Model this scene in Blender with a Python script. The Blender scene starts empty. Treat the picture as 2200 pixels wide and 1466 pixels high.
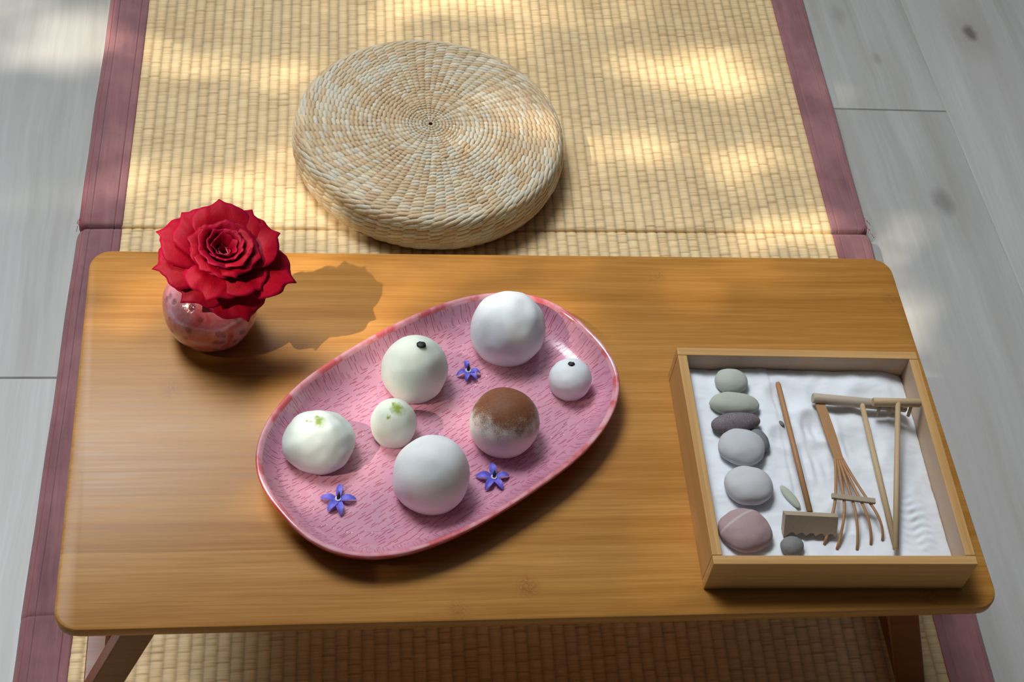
import bpy, math, random
import numpy as np
from mathutils import Vector, Matrix, noise

# ------------------------------------------------------------------ scene, camera, light
S = bpy.context.scene
COL = S.collection
rng = np.random.default_rng(7)
random.seed(7)

TZ = 0.25            # height of the table top above the floor
MZ = 0.02            # height of the mat surface above the floor

cam_d = bpy.data.cameras.new('camera')
cam_d.sensor_width = 36.0
cam_d.lens = 3365.0 / 2200.0 * 36.0
cam_d.clip_start = 0.01
cam = bpy.data.objects.new('camera', cam_d)
COL.objects.link(cam)
cam.matrix_world = Matrix((
    (0.98900695, -0.0017779, -0.14785832, 0.13219707),
    (-0.09151149, 0.77807855, -0.62146554, -0.77773977),
    (0.11615029, 0.62816448, 0.7693624, 0.86139973 + TZ),
    (0, 0, 0, 1)))
S.camera = cam

S.view_settings.view_transform = 'Standard'
S.view_settings.look = 'None'
S.view_settings.gamma = 1.0
S.view_settings.use_curve_mapping = False
S.view_settings.exposure = 0.08

SUN = Vector((0.95, 0.30, -1.0)).normalized()
sd = bpy.data.lights.new('sun', 'SUN')
sd.energy = 5.6
sd.angle = math.radians(0.55)
sd.color = (1.0, 0.90, 0.74)
so = bpy.data.objects.new('sun', sd)
so.rotation_euler = SUN.to_track_quat('-Z', 'Y').to_euler()
COL.objects.link(so)

# daylight from the tall garden window behind the cushion, high on the left
wd = bpy.data.lights.new('window_daylight', 'AREA')
wd.shape = 'RECTANGLE'
wd.size = 1.9
wd.size_y = 1.5
wd.energy = 8.4
wd.spread = math.radians(33)
wd.color = (0.91, 0.965, 1.0)
wo = bpy.data.objects.new('window_daylight', wd)
wo.location = (-0.75, 1.45, 2.95)
wo.rotation_euler = (Vector((0.20, 0.17, 0.15)) - Vector(wo.location)).to_track_quat('-Z', 'Y').to_euler()
COL.objects.link(wo)

world = bpy.data.worlds.new('sky')
S.world = world
world.use_nodes = True
wn = world.node_tree.nodes; wl = world.node_tree.links
wn.clear()
w_out = wn.new('ShaderNodeOutputWorld'); w_bg = wn.new('ShaderNodeBackground')
w_tc = wn.new('ShaderNodeTexCoord')
def w_range(sock, a, b, lo=0.0, hi=1.0):
    n_ = wn.new('ShaderNodeMapRange'); n_.interpolation_type = 'SMOOTHSTEP'
    n_.inputs['From Min'].default_value = a; n_.inputs['From Max'].default_value = b
    n_.inputs['To Min'].default_value = lo; n_.inputs['To Max'].default_value = hi
    wl.new(sock, n_.inputs['Value']); return n_.outputs['Result']
def w_mul(a, b, op='MULTIPLY'):
    n_ = wn.new('ShaderNodeMath'); n_.operation = op
    for i_, v_ in enumerate((a, b)):
        if isinstance(v_, float): n_.inputs[i_].default_value = v_
        else: wl.new(v_, n_.inputs[i_])
    return n_.outputs[0]
w_sep = wn.new('ShaderNodeSeparateXYZ'); wl.new(w_tc.outputs['Generated'], w_sep.inputs[0])
w_dot = wn.new('ShaderNodeVectorMath'); w_dot.operation = 'DOT_PRODUCT'
w_dot.inputs[1].default_value = Vector((-0.50, 0.86, 0.0))
wl.new(w_tc.outputs['Generated'], w_dot.inputs[0])
# open garden side behind and to the left of the table, dim room towards the viewer and overhead
w_up = w_range(w_sep.outputs['Z'], 0.50, 0.84)
w_top = w_range(w_sep.outputs['Z'], 0.90, 1.0, 1.0, 0.5)
w_side = w_range(w_dot.outputs['Value'], -0.10, 0.45)
w_f = w_mul(w_mul(w_mul(w_up, w_top), w_side), 0.62)
w_f = w_mul(w_f, 0.026, 'ADD')
w_bg.inputs['Color'].default_value = (0.90, 0.95, 1.0, 1)
wl.new(w_f, w_bg.inputs['Strength'])
wl.new(w_bg.outputs['Background'], w_out.inputs['Surface'])

# ------------------------------------------------------------------ helpers
def thing(name, label, cat, loc=(0, 0, 0), rotz=0.0, group=None):
    o = bpy.data.objects.new(name, None)
    o.empty_display_size = 0.02
    COL.objects.link(o)
    o.location = loc; o.rotation_euler = (0, 0, rotz)
    tag(o, label, cat, group)
    return o

def tag(o, label=None, cat=None, group=None, kind=None):
    if label: o['label'] = label
    if cat: o['category'] = cat
    if group: o['group'] = group
    if kind: o['kind'] = kind
    return o

def mesh(name, V, F, mat=None, parent=None, smooth=True, mats=None, fmat=None):
    V = np.asarray(V, dtype=np.float32)
    me = bpy.data.meshes.new(name)
    if isinstance(F, np.ndarray):
        n, k = F.shape
        me.vertices.add(len(V)); me.vertices.foreach_set('co', V.ravel())
        me.loops.add(n * k); me.loops.foreach_set('vertex_index', F.astype(np.int32).ravel())
        me.polygons.add(n)
        me.polygons.foreach_set('loop_start', np.arange(0, n * k, k, dtype=np.int32))
        me.update(calc_edges=True)
    else:
        me.from_pydata([tuple(map(float, v)) for v in V], [], F)
        me.update()
    me.polygons.foreach_set('use_smooth', [smooth] * len(me.polygons))
    for m in (mats or ([mat] if mat else [])): me.materials.append(m)
    if fmat is not None: me.polygons.foreach_set('material_index', np.asarray(fmat, dtype=np.int32))
    me.validate()
    o = bpy.data.objects.new(name, me)
    COL.objects.link(o)
    if parent is not None: o.parent = parent
    return o

def col_attr(o, name, C):
    a = o.data.color_attributes.new(name, 'FLOAT_COLOR', 'POINT')
    C = np.asarray(C, dtype=np.float32)
    if C.shape[1] == 3: C = np.hstack([C, np.ones((len(C), 1), np.float32)])
    a.data.foreach_set('color', C.ravel())

def grid_faces(nr, nc, wrap=False, off=0):
    i = np.arange(nr - 1)[:, None]; j = np.arange(nc if wrap else nc - 1)[None, :]
    j2 = (j + 1) % nc
    a = i * nc + j; b = i * nc + j2; c = (i + 1) * nc + j2; d = (i + 1) * nc + j
    return np.stack([a, b, c, d], -1).reshape(-1, 4) + off

class MB:
    def __init__(s): s.V = []; s.F = []; s.C = []
    def add(s, V, F, c=None):
        o = len(s.V); s.V += [tuple(v) for v in V]; s.F += [tuple(i + o for i in f) for f in F]
        s.C += [c or (1, 1, 1)] * len(V)
    def box(s, lo, hi, M=None, c=None):
        x0, y0, z0 = lo; x1, y1, z1 = hi
        V = [Vector(p) for p in ((x0, y0, z0), (x1, y0, z0), (x1, y1, z0), (x0, y1, z0), (x0, y0, z1), (x1, y0, z1), (x1, y1, z1), (x0, y1, z1))]
        if M: V = [M @ v for v in V]
        s.add(V, [(0, 3, 2, 1), (4, 5, 6, 7), (0, 1, 5, 4), (1, 2, 6, 5), (2, 3, 7, 6), (3, 0, 4, 7)], c)
    def tube(s, pts, rad, n=12, flat=1.0, c=None, cap=True):
        pts = [Vector(p) for p in pts]
        if not hasattr(rad, '__len__'): rad = [rad] * len(pts)
        up = Vector((0, 0, 1)); V = []
        for i, p in enumerate(pts):
            t = (pts[min(i + 1, len(pts) - 1)] - pts[max(i - 1, 0)]).normalized()
            a = t.cross(up)
            if a.length < 1e-3: a = t.cross(Vector((0, 1, 0)))
            a.normalize(); b = a.cross(t).normalized()
            for k in range(n):
                th = 2 * math.pi * k / n
                V.append(p + a * math.cos(th) * rad[i] + b * math.sin(th) * rad[i] * flat)
        F = []
        for i in range(len(pts) - 1):
            for k in range(n):
                k2 = (k + 1) % n
                F.append((i * n + k, i * n + k2, (i + 1) * n + k2, (i + 1) * n + k))
        if cap:
            F.append(tuple(range(n - 1, -1, -1))); F.append(tuple((len(pts) - 1) * n + k for k in range(n)))
        s.add(V, F, c)
    def build(s, name, mat, parent=None, smooth=False, bevel=0, seg=2, shift=(0, 0, 0)):
        V = [(v[0] + shift[0], v[1] + shift[1], v[2] + shift[2]) for v in s.V]
        o = mesh(name, V, s.F, mat, parent, smooth)
        if bevel:
            m = o.modifiers.new('bevel', 'BEVEL'); m.width = bevel; m.segments = seg; m.limit_method = 'ANGLE'; m.angle_limit = math.radians(40)
            m2 = o.modifiers.new('wn', 'WEIGHTED_NORMAL')
            o.data.polygons.foreach_set('use_smooth', [True] * len(o.data.polygons))
        return o

def shade_auto(o, deg=35):
    m = o.data
    try: m.set_sharp_from_angle(angle=math.radians(deg))
    except Exception: pass

# material builder --------------------------------------------------
class NT:
    def __init__(s, name):
        s.m = bpy.data.materials.new(name); s.m.use_nodes = True
        s.t = s.m.node_tree; s.t.nodes.clear()
        s.out = s.t.nodes.new('ShaderNodeOutputMaterial'); s.b = s.t.nodes.new('ShaderNodeBsdfPrincipled')
        s.t.links.new(s.b.outputs[0], s.out.inputs['Surface'])
    def n(s, typ, ins=None, **kw):
        nd = s.t.nodes.new('ShaderNode' + typ)
        for k, v in kw.items(): setattr(nd, k, v)
        for k, v in (ins or {}).items(): s.set(nd.inputs[k], v)
        return nd
    def set(s, sock, v):
        if isinstance(v, bpy.types.NodeSocket): s.t.links.new(v, sock)
        elif isinstance(v, bpy.types.Node): s.t.links.new(v.outputs[0], sock)
        else:
            if sock.type == 'RGBA' and len(v) == 3: v = (*v, 1)
            sock.default_value = v
    def P(s, **kw):
        for k, v in kw.items(): s.set(s.b.inputs[k.replace('_', ' ')], v)
    def math(s, op, a, b=0.0, c=None, clamp=False):
        nd = s.n('Math', operation=op, use_clamp=clamp)
        s.set(nd.inputs[0], a); s.set(nd.inputs[1], b)
        if c is not None: s.set(nd.inputs[2], c)
        return nd.outputs[0]
    def vmath(s, op, a, b=None):
        nd = s.n('VectorMath', operation=op); s.set(nd.inputs[0], a)
        if b is not None: s.set(nd.inputs[1], b)
        return nd
    def coord(s, kind='Object', scale=(1, 1, 1), loc=(0, 0, 0), rot=(0, 0, 0)):
        tc = s.n('TexCoord')
        mp = s.n('Mapping', {'Vector': tc.outputs[kind], 'Scale': scale, 'Location': loc, 'Rotation': rot})
        return mp.outputs[0]
    def noise(s, vec, scale=5, detail=4, rough=0.55, dist=0):
        return s.n('TexNoise', {'Vector': vec, 'Scale': scale, 'Detail': detail, 'Roughness': rough, 'Distortion': dist}).outputs[0]
    def ramp(s, fac, stops, interp='LINEAR'):
        nd = s.n('ValToRGB', {'Fac': fac}); r = nd.color_ramp; r.interpolation = interp
        while len(r.elements) < len(stops): r.elements.new(0.5)
        for e, (p, c) in zip(r.elements, stops):
            e.position = p; e.color = (*c, 1) if hasattr(c, '__len__') else (c, c, c, 1)
        return nd.outputs[0]
    def mix(s, f, a, b, typ='MIX'):
        nd = s.n('Mix', data_type='RGBA', blend_type=typ)
        s.set(nd.inputs[0], f); s.set(nd.inputs[6], a); s.set(nd.inputs[7], b)
        return nd.outputs[2]
    def bump(s, h, strength=0.3, dist=0.001, normal=None):
        ins = {'Height': h, 'Strength': strength, 'Distance': dist}
        if normal is not None: ins['Normal'] = normal
        s.last = s.n('Bump', ins).outputs[0]
        s.set(s.b.inputs['Normal'], s.last)
        return s.last

def hexc(r, g, b):
    f = lambda c: (c / 255 / 12.92) if c <= 10 else ((c / 255 + 0.055) / 1.055) ** 2.4
    return (f(r), f(g), f(b))

def plain(name, col, rough=0.6, nscale=60, var=0.12, bump=0.0, **kw):
    t = NT(name); v = t.coord()
    nz = t.noise(v, nscale, 5)
    c = t.mix(nz, tuple(x * (1 - var) for x in col), tuple(min(1, x * (1 + var)) for x in col))
    t.P(Base_Color=c, Roughness=rough, **kw)
    if bump: t.bump(nz, bump, 0.0006)
    return t.m

# ------------------------------------------------------------------ materials
def m_floor():
    t = NT('pale_oak_planks')
    at = t.n('Attribute', attribute_name='plank').outputs['Color']
    tc = t.n('TexCoord').outputs['Object']
    off = t.n('VectorMath', operation='SCALE', ins={0: at, 'Scale': 13.0}).outputs[0]
    p = t.vmath('ADD', tc, off).outputs[0]
    warp = t.noise(p, 3.5, 3)
    pw = t.vmath('ADD', p, t.n('CombineXYZ', {'X': t.math('MULTIPLY', warp, 0.022)}).outputs[0]).outputs[0]
    def mp(sc): return t.n('Mapping', {'Vector': pw, 'Scale': sc}).outputs[0]
    g1 = t.noise(mp((34, 1.8, 1)), 1.0, 6, 0.62)
    g2 = t.noise(mp((230, 7, 1)), 1.0, 4, 0.6)
    big = t.noise(mp((5, 1.6, 1)), 1.0, 4)
    c = t.ramp(g1, [(0.28, hexc(164, 160, 154)), (0.5, hexc(182, 181, 177)), (0.72, hexc(192, 192, 189))])
    c = t.mix(t.math('MULTIPLY', t.ramp(g2, [(0.42, 1.0), (0.62, 0.0)]), 0.16), c, hexc(140, 134, 128))
    c = t.mix(t.ramp(big, [(0.45, 0.0), (0.75, 0.5)]), c, hexc(176, 170, 166))
    # knots and their swirls
    for (kx, ky, r, s_) in ((0.925, 0.581, 0.010, 1.0), (0.817, 0.307, 0.014, 0.55), (0.771, 0.604, 0.012, 0.25), (0.80, 0.53, 0.007, 0.3)):
        d = t.vmath('SUBTRACT', tc, (kx, ky, 0)).outputs[0]
        wob = t.n('VectorMath', operation='SCALE', ins={0: t.n('TexNoise', {'Vector': tc, 'Scale': 60.0}).outputs[1], 'Scale': 0.010}).outputs[0]
        d = t.vmath('ADD', d, t.vmath('SUBTRACT', wob, (0.005, 0.005, 0.005)).outputs[0]).outputs[0]
        d = t.n('Mapping', {'Vector': d, 'Scale': (1, 0.55, 0)}).outputs[0]
        ln = t.vmath('LENGTH', d).outputs['Value']
        k = t.n('MapRange', {'Value': ln, 'From Min': r, 'From Max': r * 0.35}).outputs[0]
        h = t.n('MapRange', {'Value': ln, 'From Min': r * 3.4, 'From Max': 0.0}).outputs[0]
        c = t.mix(t.math('MULTIPLY', h, 0.45 * s_), c, hexc(140, 128, 120))
        c = t.mix(t.math('MULTIPLY', k, 0.8 * s_), c, hexc(96, 88, 86))
    c = t.mix(1.0, c, t.ramp(t.n('SeparateXYZ', {'Vector': at}).outputs[1], [(0, 0.88), (1, 1.0)]), 'MULTIPLY')
    t.P(Base_Color=c, Roughness=0.42)
    t.b.inputs['Specular IOR Level'].default_value = 0.35
    t.bump(t.math('ADD', g1, g2), 0.12, 0.0006)
    return t.m

def m_weave():
    t = NT('woven_rush')
    at = t.n('Attribute', attribute_name='tone').outputs['Color']
    v = t.coord(scale=(40, 900, 40))
    fine = t.noise(v, 1.0, 3, 0.6)
    c = t.mix(1.0, at, t.ramp(fine, [(0.3, 0.84), (0.7, 1.08)]), 'MULTIPLY')
    patch = t.noise(t.coord(scale=(4, 9, 1)), 1.0, 4)
    c = t.mix(t.ramp(patch, [(0.5, 0.0), (0.8, 0.4)]), c, hexc(190, 152, 96))
    t.P(Base_Color=c, Roughness=0.55)
    t.b.inputs['Specular IOR Level'].default_value = 0.3
    t.bump(fine, 0.25, 0.0004)
    return t.m

def m_border():
    t = NT('faded_mauve_cotton')
    tc = t.coord()
    big = t.noise(tc, 14, 5, 0.6)
    streak = t.noise(t.coord(scale=(160, 9, 20)), 1.0, 5, 0.65)
    thr = t.noise(t.coord(scale=(1500, 1500, 400)), 1.0, 2)
    c = t.ramp(big, [(0.3, hexc(112, 74, 80)), (0.5, hexc(134, 90, 94)), (0.72, hexc(158, 110, 110))])
    c = t.mix(t.ramp(streak, [(0.45, 0.0), (0.75, 0.45)]), c, hexc(172, 116, 116))
    wear = t.n('Attribute', attribute_name='wear').outputs['Color']
    c = t.mix(wear, c, hexc(150, 48, 56))
    t.P(Base_Color=c, Roughness=0.85, Sheen_Weight=0.15)
    t.bump(t.math('ADD', thr, streak), 0.3, 0.0005)
    return t.m

def m_bamboo(name, light, mid, dark, knots=(), strip=0.021, axis='X', gloss=0.27, scale=1.0, fibre=1.0, coat=0.0, dust=0.0):
    t = NT(name)
    tc = t.n('TexCoord').outputs['Object']
    sep = t.n('SeparateXYZ', {'Vector': tc})
    along, across = (sep.outputs[0], sep.outputs[1]) if axis == 'X' else (sep.outputs[1], sep.outputs[0])
    s0 = t.math('DIVIDE', across, strip)
    idx = t.math('FLOOR', s0)
    lane = t.n('TexWhiteNoise', {'W': idx}, noise_dimensions='1D').outputs['Value']
    av = t.n('CombineXYZ', {'X': t.math('ADD', along, t.math('MULTIPLY', lane, 7.0)), 'Y': across, 'Z': sep.outputs[2]}).outputs[0]
    def mp(sc): return t.n('Mapping', {'Vector': av, 'Scale': sc}).outputs[0]
    f1 = t.noise(mp((14, 520, 520)), scale, 5, 0.6)
    f2 = t.noise(mp((3.5, 110, 110)), scale, 4, 0.6)
    f3 = t.noise(mp((30, 1500, 1500)), scale, 3, 0.6)
    base = t.math('ADD', t.math('MULTIPLY', f2, 0.60), t.math('MULTIPLY', lane, 0.26))
    c = t.ramp(base, [(0.18, dark), (0.42, mid), (0.68, light)])
    c = t.mix(t.math('MULTIPLY', t.ramp(f1, [(0.40, 1.0), (0.60, 0.0)]), 0.30 * fibre), c, tuple(x * 0.62 for x in dark))
    c = t.mix(t.math('MULTIPLY', t.ramp(f3, [(0.5, 0.0), (0.75, 1.0)]), 0.18 * fibre), c, tuple(min(1, x * 1.25) for x in light))
    fr = t.math('FRACT', s0)
    seam = t.math('LESS_THAN', fr, 0.035)
    c = t.mix(t.math('MULTIPLY', seam, 0.22), c, dark)
    for (kx, ky, w) in knots:
        d = t.vmath('SUBTRACT', tc, (kx, ky, 0)).outputs[0]
        d = t.n('Mapping', {'Vector': d, 'Scale': (1 / 0.009, 1 / 0.011, 0)}).outputs[0]
        ln = t.vmath('LENGTH', d).outputs['Value']
        k = t.n('MapRange', {'Value': ln, 'From Min': 1.0, 'From Max': 0.3}).outputs[0]
        sq = t.noise(t.n('Mapping', {'Vector': tc, 'Scale': (420, 600, 1)}).outputs[0], 1.0, 4, 0.7, 1.5)
        k = t.math('MULTIPLY', k, t.ramp(sq, [(0.44, 0.0), (0.60, 1.0)]))
        c = t.mix(t.math('MULTIPLY', k, w), c, tuple(x * 0.55 for x in dark))
    if dust:      # pale sand dust on the inner faces of the tray walls
        ax = t.math('MAXIMUM', t.math('ABSOLUTE', sep.outputs[0]), t.math('ABSOLUTE', sep.outputs[1]))
        ins = t.math('LESS_THAN', ax, dust); low = t.math('LESS_THAN', sep.outputs[2], 0.0310)
        c = t.mix(t.math('MULTIPLY', t.math('MULTIPLY', ins, low), t.ramp(t.noise(tc, 90, 4), [(0.3, 0.45), (0.7, 0.8)])), c, hexc(186, 170, 160))
    t.P(Base_Color=c, Roughness=t.ramp(f1, [(0.3, gloss * 0.9), (0.7, gloss * 1.25)]))
    t.b.inputs['Specular IOR Level'].default_value = 0.30
    if coat: t.P(Coat_Weight=coat, Coat_Roughness=0.2)
    t.bump(f1, 0.05, 0.0004)
    return t.m

M_floor = m_floor(); M_weave = m_weave(); M_border = m_border()
M_top = m_bamboo('amber_bamboo', hexc(202, 147, 78), hexc(188, 131, 62), hexc(166, 108, 42),
                 ((0.2896, -0.2827, 0.75), (0.244, -0.2975, 0.5), (0.413, -0.0197, 0.45), (0.0601, -0.1237, 0.5), (0.5913, -0.039, 0.5), (0.5552, -0.2955, 0.6)), gloss=0.34)
M_leg = m_bamboo('dark_bamboo_leg', hexc(150, 84, 36), hexc(128, 66, 26), hexc(108, 52, 20), gloss=0.3)
M_box = m_bamboo('honey_bamboo', hexc(216, 172, 114), hexc(204, 156, 96), hexc(188, 136, 76), strip=0.0105, gloss=0.5, fibre=0.7, dust=0.08085)
M_boxy = m_bamboo('honey_bamboo_side', hexc(216, 172, 114), hexc(204, 156, 96), hexc(188, 136, 76), strip=0.0105, axis='Y', gloss=0.5, fibre=0.7, dust=0.08085)

# ------------------------------------------------------------------ floor
def build_floor():
    a = math.radians(1.4)   # planks run a touch askew to the table
    fl = None
    V = []; F = []; C = []
    x_seams = [0.86 + 0.27 * k for k in range(-14, 12)]
    for k, x0 in enumerate(x_seams[:-1]):
        x1 = x_seams[k + 1]
        kk = k - 14
        starts = {-1: 0.446, -5: 0.078, -4: 0.078 }.get(kk, -0.9 + 0.37 * (k % 4))
        ys = sorted(starts + 1.25 * n for n in range(-4, 5))
        for y0, y1 in zip(ys[:-1], ys[1:]):
            g = 0.0006; b = 0.0007
            o = len(V)
            def q(x, y, z):
                return (x - (y - 0.446) * math.tan(a) , y, z)
            for (i, z) in ((0, -b), (b, 0.0)):
                V.extend([q(x0 + g + i, y0 + g + i, z), q(x1 - g - i, y0 + g + i, z), q(x1 - g - i, y1 - g - i, z), q(x0 + g + i, y1 - g - i, z)])
            V.extend([q(x0, y0, -b * 2), q(x1, y0, -b * 2), q(x1, y1, -b * 2), q(x0, y1, -b * 2)])
            F.append((o + 4, o + 5, o + 6, o + 7))
            for e in range(4):
                e2 = (e + 1) % 4
                F.append((o + e, o + e2, o + 4 + e2, o + 4 + e))
                F.append((o + 8 + e, o + 8 + e2, o + e2, o + e))
            r = (random.random(), random.random(), random.random())
            C += [r] * 12
    fl = mesh('floor', V, F, M_floor, smooth=False)
    col_attr(fl, 'plank', C)
    tag(fl, kind='structure')
build_floor()

# ------------------------------------------------------------------ tatami mat
MW = 0.768
def mat_x(s, y):      # s in 0..1 across the mat, at depth y
    return -0.0577 + 0.0245 * y + s * (MW + 0.003 * y)
ang = 0.0245
BW = 0.0415           # width of cloth border
def build_mat():
    root = thing('tatami_mat', 'woven rush tatami floor mat with faded mauve cloth borders, under the table and cushion', 'mat')
    period = 0.0100; ns = 7
    U0, U1 = BW - 0.001, MW - BW + 0.001
    ncol = int(round((U1 - U0) / period))
    per = (U1 - U0) / ncol
    us = U0 + (np.arange(ncol * ns + 1) / ns) * per
    cidx = np.minimum((np.arange(ncol * ns + 1)) // ns, ncol - 1)
    fu = (np.arange(ncol * ns + 1) % ns) / ns
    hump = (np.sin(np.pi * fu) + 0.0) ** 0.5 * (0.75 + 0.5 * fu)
    secs = ((0.2410, 0.80), (-0.1640, 0.2404), (-0.56, -0.1642))
    for si, (ya, yb) in enumerate(secs):
        dy = 0.0008
        ys = np.arange(ya, yb + dy / 2, dy); n = len(ys)
        H = np.zeros((ncol, n)); T = np.zeros((ncol, n, 3))
        light = np.array(hexc(240, 212, 162)); mid = np.array(hexc(226, 192, 142)); dk = np.array(hexc(178, 138, 96))
        for c in range(ncol):
            y = ya - rng.random() * 0.008; h = np.zeros(n); tt = np.ones(n)
            cc = np.full(n, 0.5); base = 0
            nb = 0
            while y < yb:
                L = rng.uniform(0.007, 0.015) if rng.random() < 0.8 else rng.uniform(0.004, 0.007)
                bt = rng.uniform(0.25, 1.0)
                # a bundle is a run of thin rushes
                y2 = y; 
                lift = rng.uniform(0.6, 1.0)
                while y2 < y + L:
                    w = rng.uniform(0.0011, 0.0019) if rng.random() < 0.7 else rng.uniform(0.002, 0.0045)
                    m = (ys >= y2) & (ys < y2 + w)
                    f = (ys[m] - y2) / w
                    g = (ys[m] - y) / L
                    env = np.clip(np.sin(np.pi * np.clip(g, 0, 1)), 0, 1) ** 0.45
                    h[m] = (0.55 + 0.45 * np.sin(np.pi * f) ** 0.6) * 0.35 + env * 0.65 * lift
                    cc[m] = bt * 0.55 + rng.random() * 0.5 - 0.9 * (f < 0.45 * dy / w + 0.18) * rng.uniform(0.0, 0.9)
                    y2 += w
                m = (ys >= y) & (ys < y + dy * 1.4)
                cc[m] -= rng.uniform(0.25, 0.95)
                y = y2
            H[c] = h
            k = np.clip(cc, -0.6, 1)[:, None]
            T[c] = np.where(k > 0, mid * (1 - k) + light * k, mid * (1 + k) + dk * (-k))
        edge = np.minimum(ys - ya, yb - ys)
        r = np.where((ys - ya < yb - ys), 0.0045 if si == 0 else 0.0012, 0.0045 if si == 1 else 0.0012)
        drop = np.where(edge < r, r - np.sqrt(np.maximum(r * r - (r - edge) ** 2, 0)), 0) * 0.9
        hz = H[cidx].T                       # n x nu
        Z = MZ + hump[None, :] * (0.0002 + 0.0011 * hz) - drop[:, None]
        # slow sag of a padded mat
        Xs = us[None, :] / MW
        X = mat_x(Xs, ys[:, None]) + 0 * Z
        Y = ys[:, None] + 0.02 * 0 * X + (X - 0.33) * 0.0065
        V = np.stack([X, np.broadcast_to(Y, X.shape), Z], -1).reshape(-1, 3)
        F = grid_faces(n, len(us))
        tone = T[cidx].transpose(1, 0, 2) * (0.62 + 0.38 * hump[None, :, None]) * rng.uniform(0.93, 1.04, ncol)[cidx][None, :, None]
        # skirts so that the pad has a body
        nu = len(us)
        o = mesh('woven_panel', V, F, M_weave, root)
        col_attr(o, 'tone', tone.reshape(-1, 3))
        # pad body
        b = MB()
        d = 0.004
        P = [(mat_x(BW / MW, ya + d), ya + d), (mat_x(1 - BW / MW, ya + d), ya + d), (mat_x(1 - BW / MW, yb - d), yb - d), (mat_x(BW / MW, yb - d), yb - d)]
        P = [(x, y + (x - 0.33) * 0.0065) for x, y in P]
        Vb = [(x, y, 0.0005) for x, y in P] + [(x, y, MZ - 0.0035) for x, y in P]
        b.add(Vb, [(0, 3, 2, 1), (4, 5, 6, 7), (0, 1, 5, 4), (1, 2, 6, 5), (2, 3, 7, 6), (3, 0, 4, 7)])
        pad = b.build('pad', M_weave, root)
        col_attr(pad, 'tone', [tuple(mid)] * 8)
        # cloth borders
        for side in (0, 1):
            w = BW + 0.0
            # profile across: distance from the outer edge, height
            pr = [(0.0030, 0.0006), (0.0008, 0.003), (0.0, 0.008), (0.0002, 0.0125), (0.0012, 0.0165), (0.0030, 0.0190), (0.0052, 0.0204)]
            x = 0.0056
            while x < w - 0.0004:
                z = 0.0213
                for s0, dp in ((0.0062, 0.0011), (0.0125, 0.0009 if side == 0 else 0.0004), (w - 0.0072, 0.0010)):
                    z -= dp * math.exp(-((x - s0) / 0.00045) ** 2)
                z -= 0.0008 * max(0, 1 - abs(x - (w + 0.001)) / 0.003)
                pr.append((x, z)); x += 0.0004
            pr += [(w, 0.0204), (w + 0.0003, 0.0190)]
            pr = np.array(pr)
            yy = np.arange(ya, yb + 0.001, 0.002); m = len(yy)
            e = np.minimum(yy - ya, yb - yy)
            lowend = (yy - ya) < (yb - yy)
            rr = np.where(lowend, 0.006 if si == 0 else 0.0012, 0.006 if si == 1 else 0.0012)
            dr = np.where(e < rr, rr - np.sqrt(np.maximum(rr * rr - (rr - e) ** 2, 0)), 0)
            # outer corners rounded in plan
            cr = np.where(lowend, 0.012 if si == 0 else 0.0003, 0.012 if si == 1 else 0.0003)
            ci = np.where(e < cr, cr - np.sqrt(np.maximum(cr * cr - (cr - e) ** 2, 0)), 0)*0.65
            wob = np.array([noise.noise(Vector((3 * side + si * 5, t_ * 11, 0.3))) for t_ in yy]) * 0.0012
            D = pr[None, :, 0] + (wob[:, None]) * (1 - pr[None, :, 0] / w) + ci[:, None] * np.clip(1 - pr[None, :, 0] / 0.02, 0, 1)
            Zb = pr[None, :, 1] - dr[:, None] * (pr[None, :, 1] / 0.021) * 0.9
            nzv = np.array([[noise.noise(Vector((a_ * 45 + side * 9, b_ * 22, si))) for a_ in pr[:, 0]] for b_ in yy]) * 0.0007
            nzv *= np.clip((pr[None, :, 1] - 0.012) / 0.008, 0, 1)
            Zb = np.maximum(Zb + nzv, 0.0005)
            s_ = D / MW if side == 0 else 1 - D / MW
            Xb = mat_x(s_, yy[:, None]); Yb = yy[:, None] + (Xb - 0.33) * 0.0065
            Vv = np.stack([Xb, Yb, Zb], -1).reshape(-1, 3)
            Fv = grid_faces(m, len(pr))
            if side == 1: Fv = Fv[:, ::-1]
            # end caps
            o = mesh('cloth_border', Vv, Fv.copy(), M_border, root)
            wear = np.zeros((m, len(pr)))
            if si == 0:
                wear = np.clip(1 - (yy[:, None] - ya) / (0.10 if side == 0 else 0.05), 0, 1) * np.clip(1 - pr[None, :, 0] / 0.006, 0, 1)
                if side == 0:
                    wear = np.maximum(wear, 0.32 * np.exp(-((yy[:, None] - ya - 0.012) / 0.006) ** 2) * np.exp(-((pr[None, :, 0] - 0.015) / 0.007) ** 2))
            wear = np.maximum(wear, 0.32 * np.exp(-((pr[None, :, 0] - 0.0062) / 0.0005) ** 2) + 0.28 * np.exp(-((pr[None, :, 0] - w + 0.0072) / 0.0005) ** 2) + 0.5 * (pr[None, :, 0] > w - 0.0008))
            wear = np.clip(wear, 0, 1) + 0 * yy[:, None]
            col_attr(o, 'wear', np.repeat(wear.reshape(-1, 1), 3, 1))
        # hem stitch where the mat folds
    M_thread = plain('red_thread', hexc(176, 20, 34), 0.7)
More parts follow.
